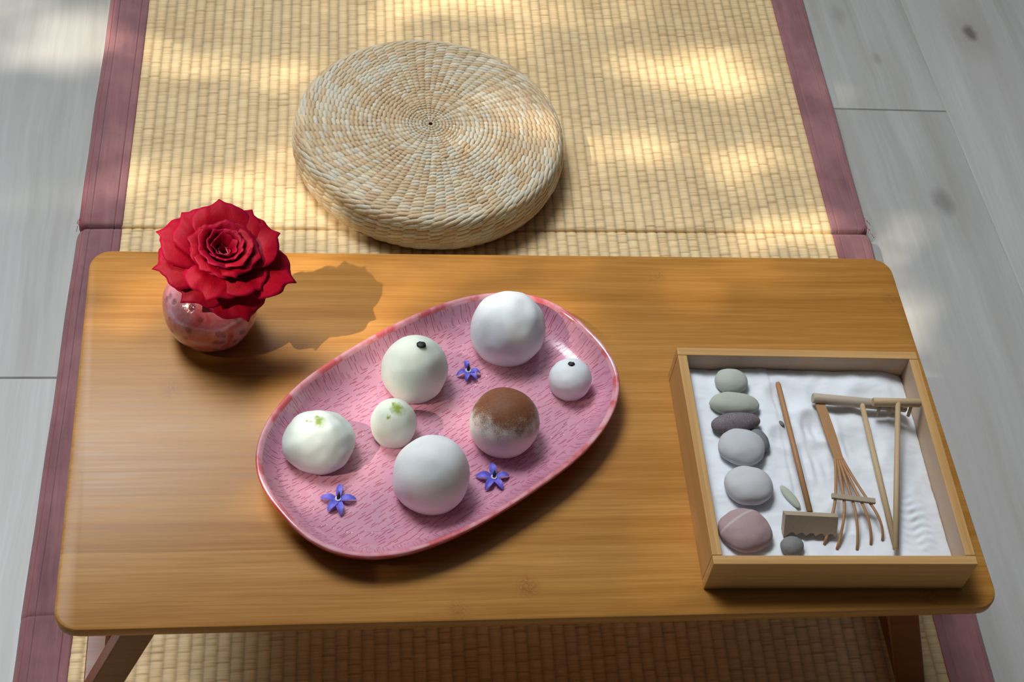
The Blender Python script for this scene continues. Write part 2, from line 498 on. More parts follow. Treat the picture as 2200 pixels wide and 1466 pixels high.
    for side, y0 in ((0, 0.243), (1, 0.2465)):
        for j in range(7 if side else 5):
            bb = MB()
            x0 = float(mat_x(side, y0)) + (0.0015 if side == 0 else -0.0015)
            pts = []
            for k in range(7):
                f = k / 6
                pts.append((x0 + (-1 if side == 0 else 1) * (0.0012 * math.sin(2 * f + j) + (0.0035 * f * (j % 3 == 0) if side else 0)) + random.uniform(-.0005, .0005),
                            y0 - 0.003 + 0.003 * j + 0.009 * f * (1 if j % 2 else -0.4) + random.uniform(-.0008, .0008),
                            0.019 - 0.0025 * f + 0.0008 * math.sin(5 * f + j)))
            bb.tube(pts, 0.00022, 6)
            bb.build('frayed_thread', M_thread, root, True)
build_mat()

# ------------------------------------------------------------------ straw cushion
def build_cushion():
    R0 = 0.131; HT = 0.044
    cx, cy = 0.2785, 0.338
    root = thing('floor_cushion', 'round flat cushion of braided straw lying on the rush mat behind the table', 'cushion', (cx, cy, MZ))
    t = NT('braided_straw')
    at = t.n('Attribute', attribute_name='tone').outputs['Color']
    nz = t.noise(t.coord(scale=(1, 1, 1)), 420, 4, 0.6)
    c = t.mix(1.0, at, t.ramp(nz, [(0.3, 0.86), (0.7, 1.07)]), 'MULTIPLY')
    t.P(Base_Color=c, Roughness=0.5); t.b.inputs['Specular IOR Level'].default_value = 0.35
    t.bump(nz, 0.3, 0.0004)
    # profile: arc-length parameter along top then over the rim and down the side
    prof = [(0.0, HT + 0.001)]
    rr = 0.011
    for k in range(1, 41): prof.append(((R0 - rr - 0.001) * k / 40, HT + 0.001 - 0.001 * (k / 40) ** 2 ))
    for k in range(1, 9):
        a = math.pi / 2 * k / 8
        prof.append((R0 - rr - 0.001 + rr * math.sin(a), HT - rr + rr * math.cos(a)))
    for k in range(1, 10):
        f = k / 9
        z = (HT - rr) * (1 - f) + 0.003 * f
        prof.append((R0 - 0.001 + 0.0025 * math.sin(math.pi * f) - 0.004 * f * f, z))
    prof = np.array(prof); seg = np.r_[0, np.cumsum(np.linalg.norm(np.diff(prof, axis=0), axis=1))]
    tot = seg[-1]
    def at_s(s):
        r = np.interp(s, seg, prof[:, 0]); z = np.interp(s, seg, prof[:, 1])
        r2 = np.interp(min(s + 1e-4, tot), seg, prof[:, 0]); z2 = np.interp(min(s + 1e-4, tot), seg, prof[:, 1])
        r1 = np.interp(max(s - 1e-4, 0), seg, prof[:, 0]); z1 = np.interp(max(s - 1e-4, 0), seg, prof[:, 1])
        d = np.array([r2 - r1, z2 - z1]); d /= np.linalg.norm(d) + 1e-9
        return r, z, d
    cols = [hexc(218, 200, 170), hexc(212, 190, 156), hexc(222, 208, 184), hexc(206, 178, 142), hexc(216, 206, 186), hexc(216, 194, 160), hexc(210, 182, 144)]
    nu, nv = 9, 7
    th = np.linspace(0, np.pi, nu); ph = np.arange(nv) * 2 * np.pi / nv
    top = [], [], []; side = [], [], []
    step0 = 0.00455
    s = 0.0035; ring = 0
    drift = 0.0
    while s < tot - 0.0015:
        r, z, d = at_s(s)
        st = step0 * (0.72 if s < 0.03 else 0.95) if s < seg[41] else 0.0048
        circ = 2 * math.pi * max(r, 0.002)
        if r < 0.006: N = 9
        elif r < 0.015: N = 16
        elif r < 0.046: N = 33
        else: N = 66
        dest = top if s < seg[44] else side
        for k in range(N):
            a = 2 * math.pi * (k + 0.5 * (ring % 2)) / N + drift + random.uniform(-0.05, 0.05) / N * 3
            # length of a strand covers about one and a third of its pitch
            Ls = circ / N * (0.92 if abs(s - seg[44]) > 0.004 else 1.25) * random.uniform(0.9, 1.12)
            Ws = st * 0.58 * random.uniform(0.88, 1.12)
            Hs = 0.00155 * random.uniform(0.85, 1.15) * (0.6 if r < 0.02 else 1)
            er = Vector((math.cos(a), math.sin(a), 0)); et = Vector((-math.sin(a), math.cos(a), 0))
            along_p = er * d[0] + Vector((0, 0, d[1]))           # direction along profile
            nrm = (er * (-d[1]) + Vector((0, 0, d[0]))).normalized()
            slant = 0.22 + random.uniform(-0.06, 0.06)
            T = (et * math.cos(slant) - along_p * math.sin(slant)).normalized()
            B = nrm.cross(T).normalized()
            P = er * r + Vector((0, 0, z)) + nrm * 0.0002
            big = noise.noise(Vector((P.x * 22, P.y * 22, P.z * 30)))
            w = random.random() * 0.75 + 0.25 * 0.5 + big * 0.5
            c0 = random.choice(cols)
            if big > 0.15 and random.random() < 0.22: c0 = cols[4]
            if big < -0.2 and random.random() < 0.5: c0 = cols[3]
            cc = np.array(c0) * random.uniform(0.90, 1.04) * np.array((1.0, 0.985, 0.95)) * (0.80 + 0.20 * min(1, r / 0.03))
            X = np.cos(th)[:, None] + 0 * ph[None, :]
            rad = np.sin(th)[:, None] ** 1.15
            ly = rad * np.cos(ph)[None, :]; lz = rad * np.sin(ph)[None, :]
            bend = -0.0006 * (X ** 2)
            Vs = (np.array(P)[None, None, :] + X[..., None] * Ls * np.array(T) + ly[..., None] * Ws * np.array(B)
                  + (lz * Hs + bend - 0.0012 * np.abs(X) ** 3)[..., None] * np.array(nrm))
            Vs = Vs.reshape(-1, 3)
            # follow the curve of the ring
            n0 = sum(len(v) for v in dest[0])
            dest[0].append(Vs); dest[1].append(grid_faces(nu, nv, True, n0))
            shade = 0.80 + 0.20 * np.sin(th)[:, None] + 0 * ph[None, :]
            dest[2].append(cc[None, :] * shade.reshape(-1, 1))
        s += st; ring += 1
        drift += 0.45 * 2 * math.pi / N
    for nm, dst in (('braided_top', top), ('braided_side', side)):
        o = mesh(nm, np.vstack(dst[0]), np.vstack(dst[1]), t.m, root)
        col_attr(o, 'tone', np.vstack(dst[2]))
    # rim braid: longer pale strands along the top edge
    # core body that fills the gaps
    V = []; n = 64
    pr = [(0.0005, HT - 0.0008)] + [(p[0] - 0.0008 if i > 40 else p[0], p[1] - 0.0016) for i, p in enumerate(prof) if i and i % 2 == 0] + [(R0 - 0.008, 0.0004), (0.0005, 0.0004)]
    for (r, z) in pr:
        for k in range(n):
            a = 2 * math.pi * k / n
            V.append((max(r, 0.0002) * math.cos(a), max(r, 0.0002) * math.sin(a), max(z, 0.0004)))
    core = mesh('core', np.array(V), grid_faces(len(pr), n, True)[:, ::-1].copy(), plain('brown_straw', hexc(138, 104, 68), 0.8), root)
build_cushion()

# ------------------------------------------------------------------ folding table
def rounded_rect(P, rad, n=8):
    out = []
    m = len(P)
    for i in range(m):
        p = Vector(P[i]); a = (Vector(P[i - 1]) - p).normalized(); b = (Vector(P[(i + 1) % m]) - p).normalized()
        c = p + (a + b) * rad
        s = p + a * rad; e = p + b * rad
        a0 = math.atan2(s.y - c.y, s.x - c.x); a1 = math.atan2(e.y - c.y, e.x - c.x)
        d = a1 - a0
        while d > math.pi: d -= 2 * math.pi
        while d < -math.pi: d += 2 * math.pi
        for k in range(n + 1):
            t = a0 + d * k / n
            out.append((c.x + rad * math.cos(t), c.y + rad * math.sin(t)))
    return out

def build_table():
    root = thing('folding_table', 'low honey-amber bamboo folding tray table with splayed legs standing on the rush mat', 'table', (0.3, -0.152, MZ + 0.001))
    TT = 0.0105
    ol = rounded_rect([(-0.0012, -0.3055), (0.6012, -0.3055), (0.6012, 0.0018), (-0.0012, 0.0018)], 0.015)
    def ring(inset, z):
        cx, cy = 0.3, -0.152
        return [((x - cx) * (1 - inset / 0.3) + cx, (y - cy) * (1 - inset / 0.152) + cy, z) for x, y in ol]
    rings = [ring(0.003, -TT), ring(0.0008, -TT + 0.0012), ring(0, -TT + 0.003), ring(0, -0.0022), ring(0.0006, -0.0007), ring(0.0018, 0)]
    V = [p for r in rings for p in r]; n = len(ol); F = []
    for i in range(len(rings) - 1):
        for k in range(n):
            k2 = (k + 1) % n
            F.append((i * n + k, i * n + k2, (i + 1) * n + k2, (i + 1) * n + k))
    F.append(tuple(range(n - 1, -1, -1))); F.append(tuple((len(rings) - 1) * n + k for k in range(n)))
    top = mesh('tabletop', V, F, M_top, root)
    shade_auto(top, 30)
    top.location = (-0.3, 0.152, TZ - MZ - 0.001)
    def loc(v): return (v[0] - 0.3, v[1] + 0.152, v[2] + TZ - MZ - 0.001)
    zt = -TT; zb = -(TZ - MZ) + 0.0012
    for y0 in (-0.255, -0.049):
        for sgn, xt, xb in ((-1, 0.069, -0.010), (1, 0.545, 0.627)):
            b = MB()
            hw = 0.0112; hy = 0.007
            V = []
            for (x, z) in ((xt, zt), (xb, zb + 0.0012)):
                for dx, dy in ((-hw, -hy), (hw, -hy), (hw, hy), (-hw, hy)): V.append(loc((x + dx, y0 + dy, z)))
            b.add(V, [(0, 1, 2, 3), (7, 6, 5, 4), (0, 4, 5, 1), (1, 5, 6, 2), (2, 6, 7, 3), (3, 7, 4, 0)])
            b.build('leg', M_leg, root, False, 0.0012)
    for (x, s) in ((0.0010, -1), (0.6165, 1)):
        b = MB(); b.box(loc((x - 0.007, -0.2485, -0.212)), loc((x + 0.007, -0.0555, -0.198)))
        b.build('stretcher', M_leg, root, False, 0.001)
    for (x, s) in ((0.069, -1), (0.545, 1)):
        b = MB(); b.box(loc((x - 0.009, -0.290, -TT - 0.010)), loc((x + 0.009, -0.016, -TT + 0.0002)))
        b.build('underside_batten', M_leg, root, False, 0.001)
build_table()

# ------------------------------------------------------------------ plate
PC = np.array([0.2420, -0.1622])
PAX = 0.608       # direction of the long axis
def smooth_outline(n=220):
    """rounded oval: long half 132 mm, short half 83 mm, squarer than an ellipse"""
    t = np.linspace(0, 2 * np.pi, 4000, endpoint=False)
    e = 2 / 2.55
    u = 0.1322 * np.sign(np.cos(t)) * np.abs(np.cos(t)) ** e; v = 0.0822 * np.sign(np.sin(t)) * np.abs(np.sin(t)) ** e
    arc = np.r_[0, np.cumsum(np.hypot(np.diff(u), np.diff(v)))]
    q = np.linspace(0, arc[-1], n, endpoint=False)
    u = np.interp(q, arc, u); v = np.interp(q, arc, v)
    for _ in range(4):
        u = (np.roll(u, 1) + 2 * u + np.roll(u, -1)) / 4; v = (np.roll(v, 1) + 2 * v + np.roll(v, -1)) / 4
    c, s_ = math.cos(PAX), math.sin(PAX)
    return np.stack([u * c - v * s_, u * s_ + v * c], 1)

def m_plate(name, base, dash, deep, flat=False):
    t = NT(name)
    uv = t.coord(rot=(0, 0, -PAX)) if flat else t.n('UVMap').outputs[0]
    masks = None
    tc = t.coord()
    wob = t.n('TexNoise', {'Vector': tc, 'Scale': 90.0}).outputs[1]
    for (sa, sb, la, lb, seed) in ((0.0100, 0.0036, 0.34, 0.060, 0.0), (0.0070, 0.0050, 0.28, 0.045, 3.3)):
        p = t.n('Mapping', {'Vector': uv, 'Scale': (1 / sa, 1 / sb, 1), 'Location': (seed, seed, 0)}).outputs[0]
        p = t.vmath('ADD', p, t.n('VectorMath', operation='SCALE', ins={0: wob, 'Scale': 0.35}).outputs[0]).outputs[0]
        vo = t.n('TexVoronoi', {'Vector': p, 'Scale': 1.0, 'Randomness': 0.85}, voronoi_dimensions='2D')
        d = t.vmath('ABSOLUTE', t.vmath('SUBTRACT', p, vo.outputs['Position']).outputs[0]).outputs[0]
        sp = t.n('SeparateXYZ', {'Vector': d})
        ma = t.n('MapRange', {'Value': sp.outputs[0], 'From Min': la, 'From Max': la * 0.75}).outputs[0]
        mb = t.n('MapRange', {'Value': sp.outputs[1], 'From Min': lb * 1.5, 'From Max': lb * 0.5}).outputs[0]
        m = t.math('MULTIPLY', ma, mb)
        masks = m if masks is None else t.math('MAXIMUM', masks, m)
    pat = t.noise(tc, 26, 4)
    c = t.mix(t.ramp(pat, [(0.35, 0.0), (0.7, 1.0)]), base, deep)
    c = t.mix(t.math('MULTIPLY', masks, t.ramp(t.noise(tc, 70, 2), [(0.3, 0.45), (0.7, 0.95)])), c, dash)
    t.P(Base_Color=c, Roughness=0.16, Coat_Weight=0.5, Coat_Roughness=0.07)
    mott = t.noise(tc, 160, 3)
    t.bump(t.math('SUBTRACT', t.math('MULTIPLY', mott, 0.25), masks), 0.55, 0.0005)
    return t.m

def build_plate():
    root = thing('serving_plate', 'long oval pink glazed ceramic plate with scratched texture and red rim holding rice cakes', 'plate', (PC[0], PC[1], TZ))
    o = smooth_outline()
    n = len(o)
    tan = np.roll(o, -1, 0) - np.roll(o, 1, 0); tan /= np.linalg.norm(tan, axis=1)[:, None]
    inw = np.stack([-tan[:, 1], tan[:, 0]], 1)
    arc = np.r_[0, np.cumsum(np.linalg.norm(np.diff(o, axis=0), axis=1))]
    prof = [(0.024, 0.0004, 0), (0.020, 0.0, 0), (0.0170, 0.0004, 0), (0.013, 0.0018, 0), (0.0085, 0.0050, 0), (0.0048, 0.0095, 0), (0.0020, 0.0145, 0), (0.0006, 0.0182, 0), (0.0003, 0.0200, 0), (0.0008, 0.0208, 0), (0.0020, 0.0211, 1), (0.0034, 0.0204, 1), (0.0048, 0.0188, 1), (0.0075, 0.0152, 1), (0.0105, 0.0118, 1), (0.0140, 0.0089, 1), (0.018, 0.0070, 1), (0.023, 0.0059, 1), (0.028, 0.0055, 1)]
    V = []; UV = []
    ca, sa = math.cos(-PAX), math.sin(-PAX)
    wz = np.array([noise.noise(Vector((p[0] * 18, p[1] * 18, 1.7))) for p in o]) * 0.0012
    for (d, z, k) in prof:
        p = o + inw * d
        for i in range(n):
            V.append((p[i, 0], p[i, 1], z + wz[i] * min(1, z / 0.02) if z > 0.004 else z))
            UV.append((d, arc[i]))
    last = o + inw * 0.028
    flat0 = len(prof)
    for s in (1.0, 0.93, 0.84, 0.72, 0.58, 0.42, 0.25, 0.1):
        for i in range(n):
            x, y = last[i] * s
            V.append((x, y, 0.0055 - 0.0004 * (1 - s)))
            UV.append((x * ca - y * sa + 3.0, x * sa + y * ca))
    F = []; fm = []
    def strip(i, j, m):
        for k in range(n):
            k2 = (k + 1) % n
            F.append((i * n + k, i * n + k2, j * n + k2, j * n + k)); fm.append(m)
    rings = len(prof)
    for i in range(rings - 1): strip(i, i + 1, 0 if prof[i][2] == 0 and prof[i + 1][2] == 0 else (2 if prof[i + 1][0] < 0.005 and prof[i][1] > 0.018 else (1 if prof[i][0] < 0.0135 else 3)))
    for i in range(flat0, flat0 + 7): strip(i, i + 1, 3)
    c0 = len(V); V.append((0, 0, 0.0050)); UV.append((3.0, 0.0))
    for k in range(n): F.append(((flat0 + 7) * n + k, (flat0 + 7) * n + (k + 1) % n, c0)); fm.append(3)
    c1 = len(V); V.append((0, 0, 0.0004)); UV.append((0.0, 0.0))
    for k in range(n): F.append(((k + 1) % n, k, c1)); fm.append(0)
    mi = m_plate('pink_glaze', hexc(212, 150, 168), hexc(180, 66, 86), hexc(198, 136, 162))
    mf = m_plate('pink_glaze_flat', hexc(212, 150, 168), hexc(180, 66, 86), hexc(198, 136, 162), True)
    t = NT('red_pink_glaze'); pat = t.noise(t.coord(scale=(1, 1, 2.5)), 45, 4)
    t.P(Base_Color=t.ramp(pat, [(0.35, hexc(184, 52, 56)), (0.52, hexc(196, 84, 96)), (0.68, hexc(214, 128, 142))]), Roughness=0.16, Coat_Weight=0.5, Coat_Roughness=0.06)
    t.bump(t.noise(t.coord(), 220, 3), 0.12, 0.0005)
    mr = NT('highlit_rim_glaze'); pat = mr.noise(mr.coord(), 60, 3)  # rim glaze with its edge highlight put into the colour as paler pink
    mr.P(Base_Color=mr.ramp(pat, [(0.38, hexc(206, 100, 104)), (0.5, hexc(222, 150, 160)), (0.7, hexc(230, 178, 184))]), Roughness=0.15, Coat_Weight=0.5)
    pl = mesh('plate_body', V, F, None, root, True, [t.m, mi, mr.m, mf], fm)
    uvl = pl.data.uv_layers.new(name='UVMap')
    UV = np.array(UV, dtype=np.float32)
    li = np.empty(len(pl.data.loops), dtype=np.int32); pl.data.loops.foreach_get('vertex_index', li)
    uvl.data.foreach_set('uv', UV[li].ravel())
build_plate()

# ------------------------------------------------------------------ rice cakes
def m_mochi(name, col, extra=None):
    t = NT(name); tc = t.coord()
    nz = t.noise(tc, 55, 4); fine = t.noise(tc, 1400, 3, 0.7)
    c = t.mix(t.ramp(nz, [(0.4, 0.0), (0.65, 1.0)]), col, tuple(min(1, x * 1.07) for x in col))
    if extra: c = extra(t, c, tc)
    t.P(Base_Color=c, Roughness=0.62, Subsurface_Weight=0.55, Subsurface_Scale=0.006)
    t.b.inputs['Subsurface Radius'].default_value = (1.0, 0.95, 0.85)
    t.b.inputs['Specular IOR Level'].default_value = 0.3
    sm = t.noise(tc, 130, 3)
    t.bump(t.math('ADD', t.math('MULTIPLY', fine, 0.16), sm), 0.35, 0.0006)
    return t.m

def matcha(cx, cy, r, dots):
    def f(t, c, tc):
        w = t.n('TexNoise', {'Vector': tc, 'Scale': 260.0, 'Detail': 4.0}).outputs[1]
        p = t.vmath('ADD', tc, t.n('VectorMath', operation='SCALE', ins={0: t.vmath('SUBTRACT', w, (.5, .5, .5)).outputs[0], 'Scale': r * 1.5}).outputs[0]).outputs[0]
        for (x, y, rr, s) in [(cx, cy, r, 1.0)] + list(dots):
            d = t.n('Mapping', {'Vector': t.vmath('SUBTRACT', p, (x, y, 0)).outputs[0], 'Scale': (1, 1, 0)}).outputs[0]
            ln = t.vmath('LENGTH', d).outputs['Value']
            m = t.n('MapRange', {'Value': ln, 'From Min': rr * 1.35, 'From Max': rr * 0.4}).outputs[0]
            g = t.noise(tc, 1500, 3)
            c = t.mix(t.math('MULTIPLY', m, t.ramp(g, [(0.3, 0.75 * s), (0.6, s)])), c, t.mix(g, hexc(104, 130, 28), hexc(156, 176, 52)))
        return c
    return f

def cocoa(t, c, tc):
    p = t.vmath('SUBTRACT', tc, (0.0, 0.008, 0.045)).outputs[0]
    ln = t.vmath('LENGTH', p).outputs['Value']
    n1 = t.noise(tc, 120, 4); n2 = t.noise(tc, 2300, 2, 0.8)
    v = t.math('ADD', ln, t.math('MULTIPLY', t.math('SUBTRACT', n1, 0.5), 0.022))
    f = t.n('MapRange', {'Value': v, 'From Min': 0.040, 'From Max': 0.017}).outputs[0]
    spec = t.n('MapRange', {'Value': t.math('ADD', n2, t.math('MULTIPLY', f, 0.65)), 'From Min': 0.62, 'From Max': 0.90}).outputs[0]
    col = t.mix(t.noise(tc, 500, 3), hexc(112, 66, 42), hexc(148, 96, 66))
    return t.mix(spec, c, col)

def mochi(name, label, x, y, rx, ry, h, mat, seed, top_y=0.0, sink=0.30, lumps=(), taper=0.0, amp=0.045):
    """a soft dumpling: widest below the middle, flattened on the plate"""
    root = thing(name, label, 'rice cake', (x, y, TZ + 0.0052), 0, 'round white rice cakes on the pink plate')
    nu, nv = 40, 64
    V = []
    for i in range(nu + 1):
        a = math.pi * i / nu          # 0 top
        for k in range(nv):
            b = 2 * math.pi * k / nv
            dx, dy, dz = math.sin(a) * math.cos(b), math.sin(a) * math.sin(b), math.cos(a)
            n1 = noise.noise(Vector((dx * 1.1 + seed, dy * 1.1, dz * 1.1))) * amp
            n2 = noise.noise(Vector((dx * 2.6, dy * 2.6 + seed, dz * 2.6))) * amp * 0.55
            s = 1 + n1 + n2
            for (lx, ly, lz, la, lw) in lumps:
                l = Vector((lx, ly, lz)).normalized(); dd = 1 - (dx * l.x + dy * l.y + dz * l.z)
                s += la * math.exp(-dd / lw)
            # belly sits low: centre of widest part at sink*h
            zc = h * sink + 0.004
            if dz >= 0: Z = zc + dz * (h - zc) * min(s, 1.1)
            else: Z = zc + dz * zc * (1.5)
            lowk = 1.0
            w = 1 - taper * max(0, dz)
            low = (max(math.sin(a), 1e-4) ** -0.38) if dz < 0 else 1.0
            s *= low if i < nu else 1.0
            X = dx * rx * s * w; Y = dy * ry * s * w + top_y * max(0, dz) ** 2
            if Z < 0.0:
                Z = 0.0
            V.append((X, Y, Z))
    F = grid_faces(nu + 1, nv, True)[:, ::-1].copy()
    mesh('dough', V, F, mat, root)
    return root

W1 = m_mochi('rice_dough_cool', hexc(224, 229, 234))
W2 = m_mochi('rice_dough_green', hexc(218, 226, 216))
W3 = m_mochi('rice_dough_white', hexc(238, 240, 241))
mochi('rice_cake', 'plain white rice cake, biggest and farthest back on the pink plate', 0.2918, -0.0880, 0.0260, 0.0256, 0.0442, W1, 1.3, lumps=((-0.85, -0.5, -0.2, 0.05, 0.06),), amp=0.06, taper=0.05)
r2 = mochi('rice_cake', 'big white rice cake topped with black sesame, left of the plain one at the back', 0.2243, -0.1228, 0.0228, 0.0222, 0.0425, W2, 4.1, taper=0.16, amp=0.05)
r3 = mochi('rice_cake', 'small white rice cake topped with one black seed, at the right end of the plate', 0.3325, -0.1278, 0.0146, 0.0142, 0.0240, W1, 8.2, amp=0.04)
mochi('rice_cake', 'white rice cake with brown cocoa powder dusted over its top', 0.2822, -0.1680, 0.0236, 0.0230, 0.0380, m_mochi('rice_dough_cocoa', hexc(226, 221, 215), cocoa), 2.2, amp=0.02)
mochi('rice_cake', 'small white rice cake with scattered green tea flecks, in the middle of the plate', 0.2085, -0.1660, 0.0153, 0.0150, 0.0318, m_mochi('rice_dough_flecks', hexc(218, 226, 214), matcha(0.001, -0.0020, 0.0042, ((-0.0042, -0.0065, 0.0011, 1.0), (-0.0012, 0.0018, 0.0016, 1.0)))), 6.4, taper=0.12, amp=0.035)
mochi('rice_cake', 'white rice cake with a solid green tea spot, at the left end of the plate', 0.1592, -0.1800, 0.0238, 0.0222, 0.0335, m_mochi('rice_dough_spot', hexc(216, 225, 219), matcha(-0.0005, 0.0005, 0.0040, ((-0.0082, 0.0015, 0.0011, 1.0), (-0.0062, 0.0010, 0.0008, 0.8), (-0.0018, 0.0050, 0.0013, 1.0)))), 9.7, taper=0.20, amp=0.07, sink=0.27)
mochi('rice_cake', 'plain white rice cake at the front edge of the pink plate', 0.2306, -0.2110, 0.0250, 0.0245, 0.0462, W3, 3.6, taper=0.05, amp=0.03, lumps=((0.5, 0.2, 0.8, 0.03, 0.05), (-0.9, -0.35, -0.3, 0.04, 0.05)))
M_seed = plain('black_sesame', hexc(26, 26, 28), 0.6, 900, 0.5, 0.4)
def seed_on(root, x, y, z, r, s, name='sesame_topping'):
    V = []; n = 10
    for i in range(n + 1):
        a = math.pi * i / n
        for k in range(14):
            b = 2 * math.pi * k / 14
            d = Vector((math.sin(a) * math.cos(b), math.sin(a) * math.sin(b), math.cos(a)))
            q = 1 + 0.35 * noise.noise(d * 2.3 + Vector((s, 0, 0)))
            V.append((x + d.x * r * q * 1.25, y + d.y * r * q, z + d.z * r * 0.42 * q))
    o = mesh(name, V, grid_faces(n + 1, 14, True)[:, ::-1].copy(), M_seed, root)
    o['label'] = 'black sesame topping'
seed_on(r2, 0.0026, -0.0012, 0.0428, 0.0026, 2.0)
seed_on(r3, -0.0010, 0.0020, 0.0242, 0.0019, 5.0)

# ------------------------------------------------------------------ star flowers
t = NT('violet_blue_petal'); nz = t.noise(t.coord(), 700, 3)
t.P(Base_Color=t.mix(nz, hexc(74, 78, 200), hexc(132, 120, 226)), Roughness=0.55, Subsurface_Weight=0.2, Subsurface_Scale=0.001)
t.b.inputs['Subsurface Radius'].default_value = (0.6, 0.6, 1)
M_star = t.m
M_dark = plain('dark_purple_anther', hexc(34, 22, 36), 0.6, 900, 0.4)
M_wcen = plain('pale_lilac_centre', hexc(214, 208, 232), 0.6, 900, 0.1)
def star_flower(label, x, y, rot, R, cup, lean, seed, phis=None, cone_dir=(0, 0.35, 1)):
    root = thing('borage_flower', label, 'flower', (x, y, TZ + 0.0056), rot, 'small blue star flowers on the pink plate')
    rnd = random.Random(seed)
    for k in range(5):
        ph = 2 * math.pi * k / 5 + rnd.uniform(-0.12, 0.12) if phis is None else math.radians(phis[k])
        L = R * rnd.uniform(0.92, 1.08); W = R * 0.235 * rnd.uniform(0.9, 1.15)
        nu, nv = 14, 7; V = []
        curl = rnd.uniform(-0.6, 0.8); tw = rnd.uniform(-0.35, 0.35)
        for side in (0, 1):
            for i in range(nu + 1):
                v = i / nu
                w = W * (math.sin(math.pi * min(1, v * 0.86 + 0.10)) ** 0.75) * (1 - 0.2 * v)
                if i == nu: w = 0.00008
                z = 0.0012 + cup * (v - v * v) * 4 * 0.0012 + 0.0012 * math.sin(v * 3 + curl) * v
                for j in range(nv):
                    u = j / (nv - 1) * 2 - 1
                    r_ = 0.0010 + v * L
                    yy = u * w; zz = z + abs(u) * w * 0.30 + tw * u * w * v
                    V.append((r_ * math.cos(ph) - yy * math.sin(ph), r_ * math.sin(ph) + yy * math.cos(ph), max(zz, 0.0004) + (0.00022 if side == 0 else 0)))
        F = grid_faces(nu + 1, nv)
        F = np.vstack([F, (grid_faces(nu + 1, nv) + (nu + 1) * nv)[:, ::-1]])
        mesh('petal', V, F, M_star, root)
    c = MB()
    for k in range(10):
        a = 2 * math.pi * k / 10
        c.tube([(math.cos(a) * 0.0006, math.sin(a) * 0.0006, 0.0016), (math.cos(a) * 0.0017, math.sin(a) * 0.0017, 0.0028), (math.cos(a) * 0.0022, math.sin(a) * 0.0022, 0.0026)], [0.0007, 0.0007, 0.0002], 6)
    c.build('flower_centre', M_wcen, root, True)
    d = Vector(cone_dir).normalized(); rt = Matrix.Rotation(-rot, 3, 'Z'); d = rt @ d
    s = MB()
    for k in range(5):
        a = 2 * math.pi * k / 5
        e = Vector((math.cos(a), math.sin(a), 0))
        b0 = Vector((0, 0, 0.0022))
        s.tube([b0 + e * 0.0007, b0 + d * 0.002 + e * 0.0007, b0 + d * 0.0052 + e * 0.00015], [0.00035, 0.00050, 0.00015], 6)
    o = s.build('stamen_cone', M_dark, root, True)
    return root
star_flower('blue star flower lying between the three rice cakes at the back of the plate', 0.2631, -0.1150, 0, 0.0082, 1.6, 0, 11, (200, 255, 305, 350, 100), (0.0, 0.8, 1))
star_flower('blue star flower lying in front of the cocoa dusted rice cake', 0.2735, -0.2040, 0, 0.0105, 1.6, 0, 23, (172, 235, 297, 10, 95), (0.05, 0.5, 1))
star_flower('blue star flower lying alone near the front left rim of the plate', 0.1708, -0.2195, 0, 0.0105, 1.4, 0, 35, (172, 232, 277, 2, 82), (0.15, 0.6, 1))

# ------------------------------------------------------------------ vase
def build_vase():
    root = thing('bud_vase', 'small round pink glazed ceramic bud vase under a red rose on the table', 'vase', (0.0862, -0.0712, TZ))
    pr = [(0.0, 0.0006), (0.016, 0.0), (0.019, 0.0008), (0.0235, 0.0045), (0.0278, 0.011), (0.0303, 0.019), (0.0310, 0.0265), (0.0298, 0.034), (0.0262, 0.041), (0.0205, 0.0462), (0.0155, 0.0485), (0.0128, 0.0500), (0.0118, 0.0510), (0.0108, 0.0508), (0.0102, 0.0495), (0.0110, 0.046), (0.02, 0.038), (0.0265, 0.027), (0.022, 0.010), (0.0, 0.006)]
    n = 72; V = []
    dense = []
    for i in range(len(pr) - 1):
        for k in range(3):
            f = k / 3
            p0 = pr[max(i - 1, 0)]; p1 = pr[i]; p2 = pr[i + 1]; p3 = pr[min(i + 2, len(pr) - 1)]
            q = []
            for a in (0, 1):
                q.append(0.5 * (2 * p1[a] + (p2[a] - p0[a]) * f + (2 * p0[a] - 5 * p1[a] + 4 * p2[a] - p3[a]) * f * f + (3 * p1[a] - p0[a] - 3 * p2[a] + p3[a]) * f ** 3))
            dense.append((max(q[0], 0.0001), max(q[1], 0)))
    dense.append((0.0001, 0.006))
    dense = [(r_ * 1.045, z_) for r_, z_ in dense]
    for r, z in dense:
        for k in range(n):
            a = 2 * math.pi * k / n
            w = 1 + 0.022 * noise.noise(Vector((math.cos(a) * 2.2, math.sin(a) * 2.2, z * 70)))
            V.append((r * w * math.cos(a), r * w * math.sin(a), z))
    t = NT('mottled_pink_glaze'); tc = t.coord()
    pat = t.noise(t.coord(scale=(1, 1, 1)), 62, 5, 0.6, 1.2)
    c = t.ramp(pat, [(0.34, hexc(196, 84, 92)), (0.48, hexc(206, 118, 126)), (0.62, hexc(208, 146, 160)), (0.78, hexc(220, 176, 182))])
    vo = t.n('TexVoronoi', {'Vector': tc, 'Scale': 120.0})
    spot = t.n('MapRange', {'Value': vo.outputs['Distance'], 'From Min': 0.36, 'From Max': 0.10}).outputs[0]
    sq = t.noise(tc, 650, 4, 0.7, 1.0)
    k = t.math('MULTIPLY', spot, t.ramp(sq, [(0.42, 0.0), (0.56, 1.0)]))
    c = t.mix(t.math('MULTIPLY', k, 0.45), c, hexc(164, 62, 72))
    t.P(Base_Color=c, Roughness=0.14, Coat_Weight=0.6, Coat_Roughness=0.04)
    t.bump(t.math('SUBTRACT', t.math('MULTIPLY', pat, 0.5), k), 0.9, 0.0012)
    mesh('vase_body', V, grid_faces(len(dense), n, True), t.m, root)
